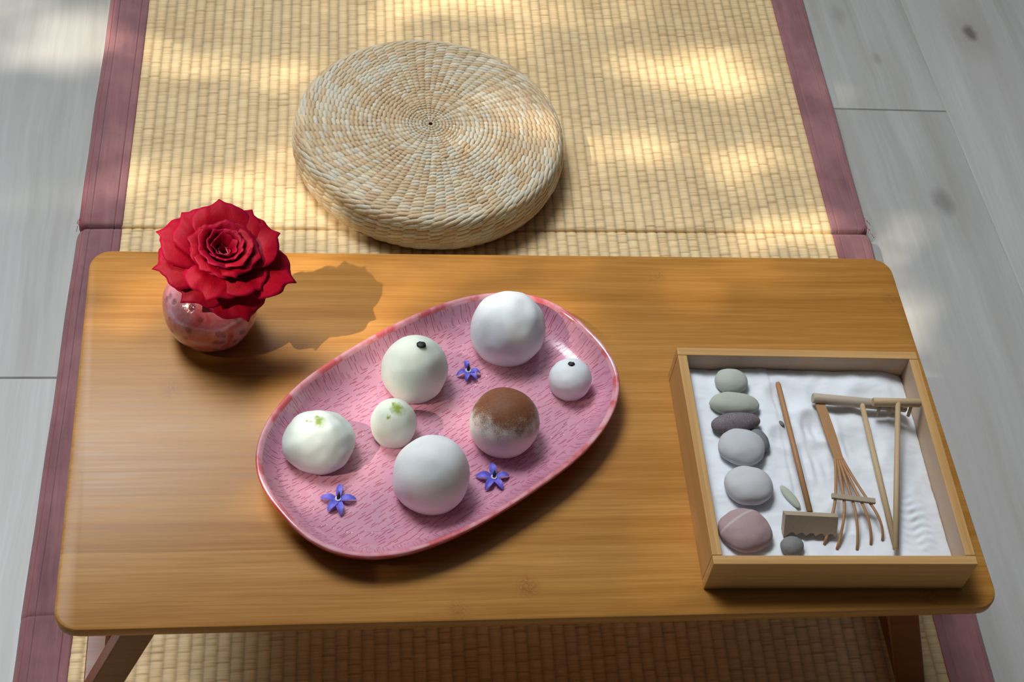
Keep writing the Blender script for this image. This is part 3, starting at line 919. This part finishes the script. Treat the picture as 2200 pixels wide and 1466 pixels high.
build_vase()

# ------------------------------------------------------------------ rose
def build_rose():
    base = Vector((0.0885, -0.0660, TZ + 0.0640))
    root = thing('rose', 'open deep crimson rose with pointed velvety petals standing in the pink bud vase', 'rose', tuple(base))
    axis = Vector((0.16, -0.16, 1.0)).normalized()
    off = Vector((0.006, -0.001, 0.001))
    q = Vector((0, 0, 1)).rotation_difference(axis).to_matrix()
    def rose_mat(name, deep, main, edge, back):
        t = NT(name)
        a = t.n('Attribute', attribute_name='petal').outputs['Color']
        sp = t.n('SeparateColor', {'Color': a})
        v = sp.outputs[0]; e = sp.outputs[1]
        nz = t.noise(t.coord(), 160, 4)
        vein = t.noise(t.coord(), 900, 2)
        c = t.mix(nz, main, deep)
        c = t.mix(t.math('MULTIPLY', e, 0.75), c, edge)
        geo = t.n('NewGeometry').outputs['Backfacing']
        c = t.mix(t.math('MULTIPLY', geo, 0.75), c, back)
        t.P(Base_Color=c, Roughness=0.55, Sheen_Weight=0.04, Sheen_Roughness=0.4, Sheen_Tint=(0.9, 0.15, 0.45, 1))
        t.b.inputs['Specular IOR Level'].default_value = 0.2
        t.bump(t.math('ADD', vein, t.math('MULTIPLY', nz, 2.0)), 0.25, 0.0005)
        tr = t.n('BsdfTranslucent', {'Color': (0.55, 0.0, 0.015)})
        mx = t.n('MixShader', {0: 0.28, 1: t.b.outputs[0], 2: tr.outputs[0]})
        t.t.links.new(mx.outputs[0], t.out.inputs['Surface'])
        return t.m
    Mo = rose_mat('crimson_petal', hexc(134, 0, 20), hexc(184, 0, 36), hexc(170, 0, 52), hexc(160, 2, 60))
    Mi = rose_mat('magenta_petal', hexc(128, 0, 26), hexc(178, 0, 42), hexc(180, 8, 70), hexc(178, 44, 104))
    Mc = rose_mat('pale_pink_petal', hexc(190, 60, 104), hexc(208, 92, 132), hexc(222, 140, 168), hexc(214, 120, 150))
    def petal(phi, r0, r1, h, width, mat, reflex=0.0, tipdrop=0.0, seed=0, tip=0.10, lean=0.0, name='petal', lift=0.0, fold=1.0):
        """phi direction, r0 radius low on the petal, r1 radius near the rim, h rim height, width half angle-ish (m)"""
        nu, nv = 22, 21; V = []; A = []
        rnd = random.Random(seed); s1, s2 = rnd.random() * 9, rnd.random() * 9
        for i in range(nu + 1):
            for j in range(nv):
                u = j / (nv - 1) * 2 - 1
                Lu = 1 - 0.20 * abs(u) ** 5 + tip * math.exp(-(u / 0.13) ** 2)
                Lu += 0.035 * noise.noise(Vector((u * 2.5, s1, 0)))
                v = (i / nu) * Lu
                # centre line of the petal
                vv = min(v, 1.2)
                r = r0 * (1 - math.exp(-vv * 6)) + (r1 - r0) * vv ** 1.7
                z = h * math.sin(min(vv, 1.2) * math.pi / 2 * (1.0 - 0.08)) - tipdrop * max(0, vv - 0.45) ** 2 * 2.2 + lift * vv
                wv = width * (math.sin(math.pi * min(1, 0.06 + v * 0.62)) ** 0.8)
                # wrap around the axis at this radius
                R_ = max(r, 0.004) * fold + 0.002 * 0
                ang_ = u * wv / max(R_, 0.0035)
                ang_ = max(-2.2, min(2.2, ang_))
                ed = max(0, abs(u) - 0.45) / 0.55
                out = reflex * (ed ** 2) * v * 1.0 + reflex * max(0, v - 0.75) ** 1.5 * 1.6
                rr = R_ + (r - R_)
                cxr = r - R_
                X = cxr + (R_ + out) * math.cos(ang_); Y = (R_ + out) * math.sin(ang_)
                Z = z - out * 0.65
                nn = noise.noise(Vector((u * 1.7 + s1, v * 2.2 + s2, 0.0)))
                n2 = noise.noise(Vector((u * 5 + s2, v * 3 + s1, 4.0)))
                X += nn * 0.0022 * v + n2 * 0.0004 * v; Z += n2 * 0.0008 * v + nn * 0.0015 * v
                c_, s_ = math.cos(phi), math.sin(phi)
                P = Vector((X * c_ - Y * s_, X * s_ + Y * c_, Z))
                V.append(tuple(q @ (P * 0.80) + off))
                edge = max(0, (i / nu - 0.86) / 0.14) ** 1.5
                A.append((v, max(edge, ed ** 4 * 0.8), 0))
        F = grid_faces(nu + 1, nv)
        o = mesh(name, V, F, mat, root)
        col_attr(o, 'petal', A)
        m = o.modifiers.new('thick', 'SOLIDIFY'); m.thickness = 0.00035; m.offset = 0
        return o
    D = math.radians
    # heart: tight pale furled petals
    for k in range(5):
        petal(D(40 + 72 * k), 0.0022, 0.0034 + 0.0004 * k, 0.019 + 0.0008 * (k % 2), 0.0055, Mc if k in (0, 2, 3) else Mi, 0.0008, 0, 100 + k, 0.16)
    for k in range(4):
        petal(D(10 + 90 * k), 0.0060, 0.0098, 0.0265 + 0.001 * (k % 2), 0.0085, Mi, 0.0018, 0, 120 + k, 0.10)
    for k in range(5):
        petal(D(55 + 72 * k), 0.0085, 0.0145, 0.0290 - 0.001 * (k % 2), 0.0125, Mi, 0.003, 0.0, 140 + k, 0.07)
    for k in range(5):
        petal(D(20 + 72 * k), 0.0112, 0.0215, 0.0290, 0.0165, Mi if k % 2 else Mo, 0.0045, 0.001, 160 + k, 0.07)
    for k in range(6):
        petal(D(50 + 60 * k), 0.0130, 0.0270, 0.0265, 0.0190, Mo, 0.0065, 0.004, 180 + k, 0.08)
    # outer guard petals, each in its own place: direction, reach, rim height, half width, droop, reflex, seed
    for (ph, r1, h, w, dr, rf, sd_) in (
        (98, 0.040, 0.030, 0.0240, 0.004, 0.007, 1), (62, 0.041, 0.027, 0.0230, 0.005, 0.008, 2), (138, 0.043, 0.026, 0.0240, 0.006, 0.008, 3),
        (164, 0.050, 0.018, 0.0220, 0.006, 0.009, 4), (194, 0.050, 0.010, 0.0210, 0.010, 0.009, 5), (232, 0.044, 0.004, 0.0230, 0.010, 0.008, 6),
        (297, 0.050, 0.002, 0.0250, 0.014, 0.007, 7), (345, 0.056, 0.014, 0.0240, 0.008, 0.009, 8), (25, 0.044, 0.026, 0.0230, 0.005, 0.008, 9),
        (318, 0.040, 0.018, 0.0230, 0.008, 0.008, 10), (255, 0.040, 0.016, 0.0230, 0.008, 0.008, 11)):
        petal(D(ph), 0.0135, r1, h, w, Mo, rf, dr, 200 + sd_, 0.075)
    # stem, hip and sepals
    M_green = plain('rose_green', hexc(58, 78, 38), 0.5, 300, 0.25)
    b = MB()
    b.tube([(-0.001, -0.003, -0.042), (0.001, -0.003, -0.022), (0.003, -0.001, -0.004), (0.0055, -0.0008, 0.0015)], [0.0019, 0.0019, 0.0021, 0.0046], 12)
    b.build('stem', M_green, root, True)
    for k, ph in enumerate((265, 200, 120, 40, 330)):
        a = D(ph); e = Vector((math.cos(a), math.sin(a), 0)); sde = Vector((-math.sin(a), math.cos(a), 0))
        V = []; A = []
        for i in range(9):
            f = i / 8
            p = Vector((0.0055, -0.0008, 0.001)) + e * (0.004 + 0.016 * f) + Vector((0, 0, 0.0015 - 0.014 * f * f))
            w = 0.0022 * math.sin(math.pi * (0.25 + 0.75 * f)) + 0.0001
            for u in (-1, 0, 1): V.append(tuple(p + sde * u * w + Vector((0, 0, -0.0005 * abs(u)))))
        o = mesh('sepal', V, grid_faces(9, 3), M_green, root)
        m = o.modifiers.new('thick', 'SOLIDIFY'); m.thickness = 0.0005; m.offset = 0
build_rose()

# ------------------------------------------------------------------ miniature sand garden
BXR = math.radians(-1.3)
BX = Vector((0.4925, -0.2020, TZ))
def bl(x, y, z=0.0):      # table coordinates -> coordinates in the tray's own frame
    d = Vector((x - BX.x, y - BX.y, 0)); d.rotate(Matrix.Rotation(-BXR, 3, 'Z'))
    return Vector((d.x, d.y, z))
SB = 0.0873               # half size
WT = 0.0066               # wall thickness
def build_tray():
    root = thing('sand_tray', 'square bamboo tray holding white sand, pebbles and toy rakes at the right of the table', 'tray', tuple(BX), BXR)
    H = 0.0315
    S_ = SB
    for nm, lo, hi, m in (('tray_wall', (-S_, -S_, 0), (S_, -S_ + WT, H), M_box), ('tray_wall', (-S_, S_ - WT, 0), (S_, S_, H), M_box),
                          ('tray_wall', (-S_, -S_ + WT + 0.0001, 0), (-S_ + WT, S_ - WT - 0.0001, H), M_boxy), ('tray_wall', (S_ - WT, -S_ + WT + 0.0001, 0), (S_, S_ - WT - 0.0001, H), M_boxy)):
        b = MB(); b.box(lo, hi); b.build(nm, m, root, False, 0.0006)
    b = MB(); b.box((-S_ + WT, -S_ + WT, 0.001), (S_ - WT, S_ - WT, 0.005)); b.build('tray_base', M_box, root)
build_tray()

SI = SB - WT - 0.0003
def sand_h(x, y):
    """height of the sand surface, x and y in the tray frame"""
    z = 0.0185
    z += 0.0015 * noise.noise(Vector((x * 18, y * 18, 3.1))) + 0.0010 * noise.noise(Vector((x * 48, y * 48, 7.7)))
    z += 0.0006 * noise.noise(Vector((x * 130, y * 110, 1.7))) + 0.0005 * abs(noise.noise(Vector((x * 70, y * 200, 9.0))))
    # left third was smoothed under the pebbles
    z += 0.0008 * (x < -0.02)
    # hollow along the right wall
    z -= 0.0065 * max(0, (x - 0.055) / 0.026) ** 1.6
    z -= 0.003 * max(0, (y - 0.062) / 0.018) ** 1.5 * (0.5 + 0.5 * math.sin(x * 70))
    # raked dabs near the right
    if 0.045 < x < 0.072 and -0.075 < y < -0.02:
        k = math.sin(math.pi * (x - 0.045) / 0.027) * math.sin(math.pi * (y + 0.075) / 0.055)
        z += 0.0008 * math.sin(y * 1000 + 2.2 * math.sin(x * 260)) * k * (0.4 + 0.6 * math.sin(x * 330 + 1) ** 2)
    # combed strokes under the rakes
    if -0.03 < x < 0.03 and -0.02 < y < 0.035:
        k = math.sin(math.pi * (x + 0.03) / 0.06) * math.sin(math.pi * (y + 0.02) / 0.055)
        z += 0.0011 * math.sin(x * 950 + y * 60) * k * (0.5 + noise.noise(Vector((x * 50, y * 50, 2))))
    # thumb hollows
    for (cx, cy, r, d) in ((-0.012, 0.055, 0.010, 0.0022), (0.006, 0.030, 0.009, 0.0024), (0.034, 0.012, 0.012, 0.0016), (-0.02, 0.02, 0.007, 0.0016), (0.01, -0.045, 0.009, 0.0014), (0.05, 0.05, 0.012, 0.0018)):
        q = ((x - cx) ** 2 + (y - cy) ** 2) / r ** 2
        z += -d * math.exp(-q) + d * 0.7 * math.exp(-(math.sqrt(q) - 1.5) ** 2 * 5)
    return z
def build_sand():
    n = 150
    g = np.linspace(-SI, SI, n)
    Z = np.array([[sand_h(x, y) + 0.00018 * noise.noise(Vector((x * 900, y * 900, 0))) for x in g] for y in g])
    X, Y = np.meshgrid(g, g)
    V = np.stack([X, Y, Z], -1).reshape(-1, 3)
    F = grid_faces(n, n)
    ring = [i for i in range(n)] + [i * n + n - 1 for i in range(1, n)] + [(n - 1) * n + i for i in range(n - 2, -1, -1)] + [i * n for i in range(n - 2, 0, -1)]
    low = V[ring].copy(); low[:, 2] = 0.0052
    b0 = len(V); V = np.vstack([V, low]); m = len(ring)
    F2 = np.array([[ring[(k + 1) % m], ring[k], b0 + k, b0 + (k + 1) % m] for k in range(m)])
    t = NT('white_sand'); tc = t.coord()
    gr = t.noise(tc, 3800, 3, 0.8)
    t.P(Base_Color=t.mix(gr, hexc(226, 230, 238), hexc(248, 250, 255)), Roughness=0.85, Subsurface_Weight=0.15, Subsurface_Scale=0.002)
    t.bump(gr, 0.35, 0.0004)
    o = mesh('sand', V, np.vstack([F, F2]), t.m)
    o.location = BX; o.rotation_euler = (0, 0, BXR)
    tag(o, 'fine white sand filling the square bamboo tray', 'sand', kind='stuff')
build_sand()

def m_stone(name, c1, c2, speck=0.0, speckc=(0.8, 0.8, 0.8), vein=None, rough=0.7):
    t = NT(name); tc = t.coord()
    nz = t.noise(tc, 130, 5); fine = t.noise(tc, 1500, 4, 0.75)
    c = t.mix(nz, c1, c2)
    if speck: c = t.mix(t.math('MULTIPLY', t.ramp(fine, [(0.52, 0.0), (0.68, 1.0)]), speck), c, speckc)
    if vein:
        sp = t.n('SeparateXYZ', {'Vector': tc})
        (a, b_, c0) = vein
        d = t.math('ABSOLUTE', t.math('ADD', t.math('ADD', t.math('MULTIPLY', sp.outputs[0], a), t.math('MULTIPLY', sp.outputs[1], b_)), c0))
        c = t.mix(t.math('MULTIPLY', t.n('MapRange', {'Value': d, 'From Min': 0.0012, 'From Max': 0.0004}).outputs[0], 0.6), c, hexc(206, 196, 198))
    t.P(Base_Color=c, Roughness=rough)
    t.bump(fine, 0.25, 0.0003)
    return t.m

def pebble(label, x, y, rx, ry, rz, rot, mat, seed, group='smooth pebbles in the sand tray', sink=0.30, amp=0.05, egg=0.0, tilt=0.0, flatx=0.0):
    p = bl(x, y); zs = sand_h(p.x, p.y)
    nu, nv = 22, 36; V = []
    for i in range(nu + 1):
        a = math.pi * i / nu
        for k in range(nv):
            b = 2 * math.pi * k / nv
            d = Vector((math.sin(a) * math.cos(b), math.sin(a) * math.sin(b), math.cos(a)))
            s = 1 + amp * noise.noise(d * 1.3 + Vector((seed, 0, 0))) + amp * 0.5 * noise.noise(d * 2.7 + Vector((0, seed, 0)))
            pw = 0.96
            f = lambda c: math.copysign(abs(c) ** pw, c)
            V.append((f(d.x) * rx * s, f(d.y) * ry * s * (1 + egg * d.x), d.z * rz * s))
    o = mesh('pebble', V, grid_faces(nu + 1, nv, True)[:, ::-1].copy(), mat)
    w = Matrix.Rotation(BXR, 3, 'Z') @ p
    o.location = (BX.x + w.x, BX.y + w.y, TZ + zs + rz * (1 - sink))
    o.rotation_euler = (tilt, 0, rot)
    tag(o, label, 'pebble', group)
    return o
G = 'row of smooth pebbles along the left of the sand tray'
g1 = m_stone('grey_green_stone', hexc(178, 182, 172), hexc(192, 196, 186), 0.3, hexc(190, 190, 182))
g2 = m_stone('sage_stone', hexc(176, 180, 164), hexc(190, 194, 180), 0.3, hexc(184, 186, 176))
g3 = m_stone('speckled_dark_stone', hexc(104, 90, 94), hexc(128, 114, 118), 0.8, hexc(184, 176, 180))
g4 = m_stone('pale_lilac_stone', hexc(194, 193, 198), hexc(208, 208, 212), 0.35, hexc(204, 202, 208))
g5 = m_stone('pale_grey_stone', hexc(200, 198, 200), hexc(214, 212, 212), 0.4, hexc(214, 210, 210))
g6 = m_stone('rosy_stone', hexc(170, 140, 140), hexc(186, 156, 156), 0.55, hexc(192, 172, 172), vein=(-0.62, 0.78, -0.0072))
g7 = m_stone('slate_stone', hexc(110, 112, 114), hexc(128, 130, 132), 0.3, hexc(150, 150, 150))
g8 = m_stone('grey_brown_stone', hexc(122, 120, 118), hexc(140, 138, 134), 0.3, hexc(160, 158, 150))
pebble('round grey-green pebble at the back end of the pebble row', 0.4443, -0.1358, 0.0118, 0.0100, 0.0058, 0.0, g1, 1.1, G)
pebble('long flat sage grey pebble, second from the back of the row', 0.4425, -0.1560, 0.0176, 0.0090, 0.0060, -0.05, g2, 2.4, G)
pebble('dark speckled purple-grey pebble, narrow and bean-shaped', 0.4402, -0.1733, 0.0176, 0.0078, 0.0068, 0.12, g3, 3.9, G, egg=-0.1)
pebble('pale lilac-grey oval pebble touching the dark speckled one', 0.4405, -0.1935, 0.0162, 0.0142, 0.0080, -0.12, g4, 5.2, G)
pebble('pale grey round pebble just behind the rosy striped one', 0.4396, -0.2245, 0.0164, 0.0146, 0.0085, -0.05, g5, 6.8, G)
pebble('dusky rose pebble with a pale diagonal stripe, at the front of the row', 0.4306, -0.2585, 0.0172, 0.0156, 0.0085, -0.1, g6, 8.5, G, amp=0.08)
pebble('small slate-dark pebble half hidden beside the pale lilac one', 0.4545, -0.1868, 0.0062, 0.0095, 0.0050, 0.3, g7, 9.9, None)
pebble('small grey-brown pebble by the front wall of the sand tray', 0.4600, -0.2700, 0.0078, 0.0068, 0.0050, 0.2, g8, 11.3, None)
pebble('thin pointed grey-green sliver of stone beside the sawtooth rake', 0.4680, -0.2300, 0.0100, 0.0032, 0.0020, math.radians(-62), g2, 12.1, None, sink=0.4)
pebble('tiny dark stone chip behind the sawtooth rake handle', 0.4742, -0.1708, 0.0024, 0.0014, 0.0010, math.radians(-60), g7, 13.1, None, sink=0.3)

def tray_thing(name, label, cat):
    return thing(name, label, cat, tuple(BX), BXR)
def wood(name, a, b, rough=0.6):
    t = NT(name); v = t.coord(scale=(120, 120, 120)); nz = t.noise(v, 6.0, 4, 0.6)
    st = t.noise(t.coord(scale=(900, 60, 900)), 1.0, 4)
    t.P(Base_Color=t.mix(t.math('MULTIPLY', t.math('ADD', nz, st), 0.5), a, b), Roughness=rough)
    t.bump(st, 0.15, 0.0003)
    return t.m
W_tan = wood('tan_bamboo', hexc(160, 112, 70), hexc(192, 144, 98))
W_pale = wood('pale_beech', hexc(178, 160, 138), hexc(202, 186, 164))
W_lt = wood('light_birch', hexc(186, 156, 116), hexc(210, 182, 144))
W_gr = wood('weathered_wood', hexc(160, 140, 118), hexc(188, 168, 144))
def rakes():
    # 1 sawtooth rake
    r = tray_thing('toy_rake', 'toy wooden rake with a sawtooth block head, nearest the pebble row', 'toy rake')
    a = bl(0.4774, -0.1379, 0.0232); b_ = bl(0.4752, -0.2480, 0.0290)
    m = MB(); m.tube([a, a.lerp(b_, 0.02), a.lerp(b_, 0.5) + Vector((0, 0, 0.0002)), b_], [0.0014, 0.0019, 0.0019, 0.0019], 14)
    m.build('handle', W_tan, r, True)
    L = bl(0.4568, -0.2500, 0); Rr = bl(0.4918, -0.2526, 0)
    ex = (Rr - L).normalized(); W_ = (Rr - L).length
    dn = Vector((0.0, -0.46, -0.62)).normalized()      # the head leans forward into the sand
    th = ex.cross(dn).normalized()
    if th.z < 0: th = -th
    top_c = Vector((L.x, L.y, 0.0315))
    pts = [(0, 0.0), (W_, 0.0), (W_, 0.0130)]
    for k in range(5):
        x = W_ * (1 - (k + 0.5) / 5.4)
        pts += [(x + W_ * 0.065, 0.0138), (x + W_ * 0.02, 0.0120), (x - W_ * 0.03, 0.0118)]
    pts += [(0.0022, 0.0140), (0, 0.0150)]
    V = []
    for s in (0, 1):
        for (x, d) in pts: V.append(top_c + ex * x + dn * d + th * (0.0036 * (s - 0.5) * 2))
    n = len(pts)
    m = MB(); F = [tuple(range(n)), tuple(range(2 * n - 1, n - 1, -1))] + [(k, k + n, (k + 1) % n + n, (k + 1) % n) for k in range(n)]
    m.add(V, F); m.build('sawtooth_head', W_gr, r)
    # 2 fan rake
    r = tray_thing('toy_rake', 'toy bamboo fan rake with five spreading curved tines', 'toy rake')
    top = [bl(0.5035, -0.1540, 0.0242), bl(0.5050, -0.1845, 0.0250), bl(0.5056, -0.2060, 0.0262)]
    V = []; hw = [0.0034, 0.0037, 0.0030]
    for p, w in zip(top, hw):
        for dx, dz in ((-w, -0.0010), (w, -0.0010), (w, 0.0010), (-w, 0.0010)): V.append(p + Vector((dx, 0, dz)))
    m = MB(); F = [(0, 1, 2, 3), (11, 10, 9, 8)]
    for i in range(2):
        for k in range(4):
            k2 = (k + 1) % 4
            F.append((i * 4 + k, (i + 1) * 4 + k, (i + 1) * 4 + k2, i * 4 + k2))
    m.add(V, F); m.build('handle', W_tan, r, False, 0.0004)
    cb0 = bl(0.4925, -0.2370, 0.0300); cb1 = bl(0.5205, -0.2415, 0.0300)
    tips = [(0.4832, -0.2672), (0.4913, -0.2705), (0.5047, -0.2712), (0.5147, -0.2679), (0.5230, -0.2652)]
    for k in range(5):
        f = k / 4
        s = top[2] + Vector(((f - 0.5) * 0.0048, 0.002, 0.0))
        c = cb0.lerp(cb1, 0.09 + 0.80 * f) + Vector((0, 0, -0.0012))
        tx, ty = tips[k]; e = bl(tx, ty, 0); e.z = sand_h(e.x, e.y) + 0.0004
        pts = []
        for i in range(17):
            v = i / 16
            if v < 0.5:
                g = v / 0.5; p = s.lerp(c, g)
                mid = s.lerp(c, 0.5); p.x += (c.x - s.x) * 0.22 * (g * g - g)
            else:
                g = (v - 0.5) / 0.5
                d0 = (c - s) * 0.75
                ctrl = c + Vector((d0.x * 0.9, d0.y * 0.62, 0.0012))
                p = c * (1 - g) ** 2 + ctrl * 2 * g * (1 - g) + e * g * g
            pts.append(p)
        m = MB(); m.tube(pts, [0.00105] * 12 + [0.00095] * 5, 8, 0.8); m.build('tine', W_tan, r, True)
    m = MB()
    ex = (cb1 - cb0).normalized(); ey = Vector((0, 0, 1)).cross(ex)
    L = (cb1 - cb0).length
    M4 = Matrix.Translation(cb0) @ Matrix(((ex.x, ey.x, 0, 0), (ex.y, ey.y, 0, 0), (0, 0, 1, 0), (0, 0, 0, 1)))
    m.box((-0.0005, -0.0019, -0.0006), (L + 0.0005, 0.0019, 0.0014), M4); m.build('crossbar', W_gr, r, False, 0.0003)
    # 3 plain roller rake
    r = tray_thing('toy_rake', 'toy wooden smoother with a thick round bar head, behind the small peg rake', 'toy rake')
    a = bl(0.4985, -0.1535, 0.0262); b_ = bl(0.5655, -0.1600, 0.0240)
    m = MB(); d = (b_ - a).normalized()
    m.tube([a, a + d * 0.0005, b_ - d * 0.0005, b_], [0.0033, 0.0037, 0.0037, 0.0033], 24); o = m.build('bar_head', W_pale, r, True); shade_auto(o, 50)
    a = bl(0.5330, -0.1580, 0.0262); b_ = bl(0.5300, -0.2710, 0.0222)
    m = MB(); m.tube([a, a.lerp(b_, 0.5), b_], [0.0018, 0.0020, 0.0020], 14); m.build('handle', W_lt, r, True)
    # 4 small peg rake
    r = tray_thing('toy_rake', 'toy wooden rake with a short bar head and four short pegs, by the right wall', 'toy rake')
    a = bl(0.5378, -0.1625, 0.0335); b_ = bl(0.5718, -0.1635, 0.0335)
    m = MB(); d = (b_ - a).normalized()
    m.tube([a, a + d * 0.0004, b_ - d * 0.0004, b_], [0.0028, 0.0031, 0.0031, 0.0028], 24); o = m.build('bar_head', W_lt, r, True); shade_auto(o, 50)
    for f in (0.16, 0.38, 0.60, 0.82):
        p = a.lerp(b_, f); m = MB(); m.tube([p + Vector((0, -0.001, -0.001)), p + Vector((0, -0.0035, -0.0105))], 0.0012, 10); m.build('peg', W_gr, r, True)
    a = bl(0.5552, -0.1640, 0.0345); b_ = bl(0.5278, -0.2755, 0.0258)
    a2 = bl(0.5280, -0.2780, 0.0255)
    m = MB(); m.tube([a, a.lerp(b_, 0.5), b_], [0.0018, 0.0020, 0.0020], 14); m.build('handle', W_lt, r, True)
rakes()

# ------------------------------------------------------------------ unseen tree added to dapple the sun, foliage shaped by the gaps
def build_tree():
    root = thing('unseen_tree', 'unseen leafy tree, added to throw dappled shade', 'tree', (-3.6, -1.2, 0.0))
    M_bark = plain('bark', hexc(96, 78, 60), 0.9, 20, 0.3, 0.5)
    M_leaf = plain('leaf', hexc(70, 104, 40), 0.6, 20, 0.3)
    b = MB()
    b.tube([(0, 0, 0), (0.02, 0.02, 1.0), (0.15, 0.1, 2.0), (0.6, 0.3, 2.9), (1.1, 0.5, 3.5)], [0.10, 0.08, 0.06, 0.04, 0.015], 14)
    b.build('trunk', M_bark, root, True)
    # (x, y, rx, ry, angle, transmission) sunny gaps, on the mat plane
    gaps = [(0.34, 0.590, 0.15, 0.066, 2, 1.0), (0.60, 0.475, 0.09, 0.042, 0, 1.0), (0.10, 0.455, 0.10, 0.026, 3, 0.7),
            (0.07, 0.300, 0.13, 0.042, 3, 0.75), (-0.12, 0.50, 0.13, 0.035, 0, 1.0), (-0.10, 0.29, 0.06, 0.03, 0, 0.45),
            (0.47, 0.360, 0.09, 0.035, -5, 0.65), (0.62, 0.34, 0.08, 0.03, 0, 0.55), (0.62, 0.240, 0.15, 0.035, 0, 0.95),
            (0.40, 0.370, 0.07, 0.05, 0, 0.55), (0.708, 0.15, 0.024, 0.10, -1, 1.0), (0.08, 0.24, 0.13, 0.03, 0, 0.6),
            # these reach the table top, the plate and the tray
            (0.25, 0.03, 0.05, 0.05, 0, 0.7), (0.35, 0.04, 0.13, 0.055, 0, 0.95), (0.46, 0.04, 0.10, 0.04, 0, 0.65),
            (-0.13, 0.56, 0.11, 0.035, 0, 0.9), (0.50, -0.02, 0.14, 0.07, 30, 0.5), (0.43, -0.10, 0.11, 0.06, 30, 0.45), (0.53, -0.20, 0.10, 0.035, 0, 0.35)]
    def T(x, y):
        v = 0.03
        for (gx, gy, rx, ry, an, s) in gaps:
            a = math.radians(an); dx, dy = x - gx, y - gy
            u = dx * math.cos(a) + dy * math.sin(a); w = -dx * math.sin(a) + dy * math.cos(a)
            v = max(v, s * math.exp(-((u / rx) ** 2 + (w / ry) ** 2) ** 1.5 * 0.7))
        return v
    V = []; F = []
    rnd = random.Random(5)
    base = Vector((-3.6, -1.2, 0))
    N = 52000
    for i in range(N):
        x = rnd.uniform(-0.75, 1.6); y = rnd.uniform(-1.0, 1.25)
        inside = T(x, y)
        # number of layers wanted falls with transmission
        if rnd.random() > -math.log(max(inside, 0.03)) / 3.5: continue
        L = rnd.uniform(2.5, 3.7)
        P = Vector((x, y, MZ)) - Vector((0.95, 0.30, -1.0)) * L - base
        s = rnd.uniform(0.014, 0.024)
        n = Vector((rnd.uniform(-1, 1), rnd.uniform(-1, 1), rnd.uniform(0.2, 1))).normalized()
        a = n.orthogonal().normalized(); a.rotate(Matrix.Rotation(rnd.uniform(0, 6.28), 3, n)); c = n.cross(a)
        o = len(V)
        V += [P - a * s * 1.4, P - a * s * 0.4 + c * s * 0.75, P + a * s * 0.6 + c * s * 0.6, P + a * s * 1.7, P + a * s * 0.6 - c * s * 0.6, P - a * s * 0.4 - c * s * 0.75]
        F.append((o, o + 1, o + 2, o + 3, o + 4, o + 5))
    o = mesh('foliage', V, F, M_leaf, root, False)
build_tree()
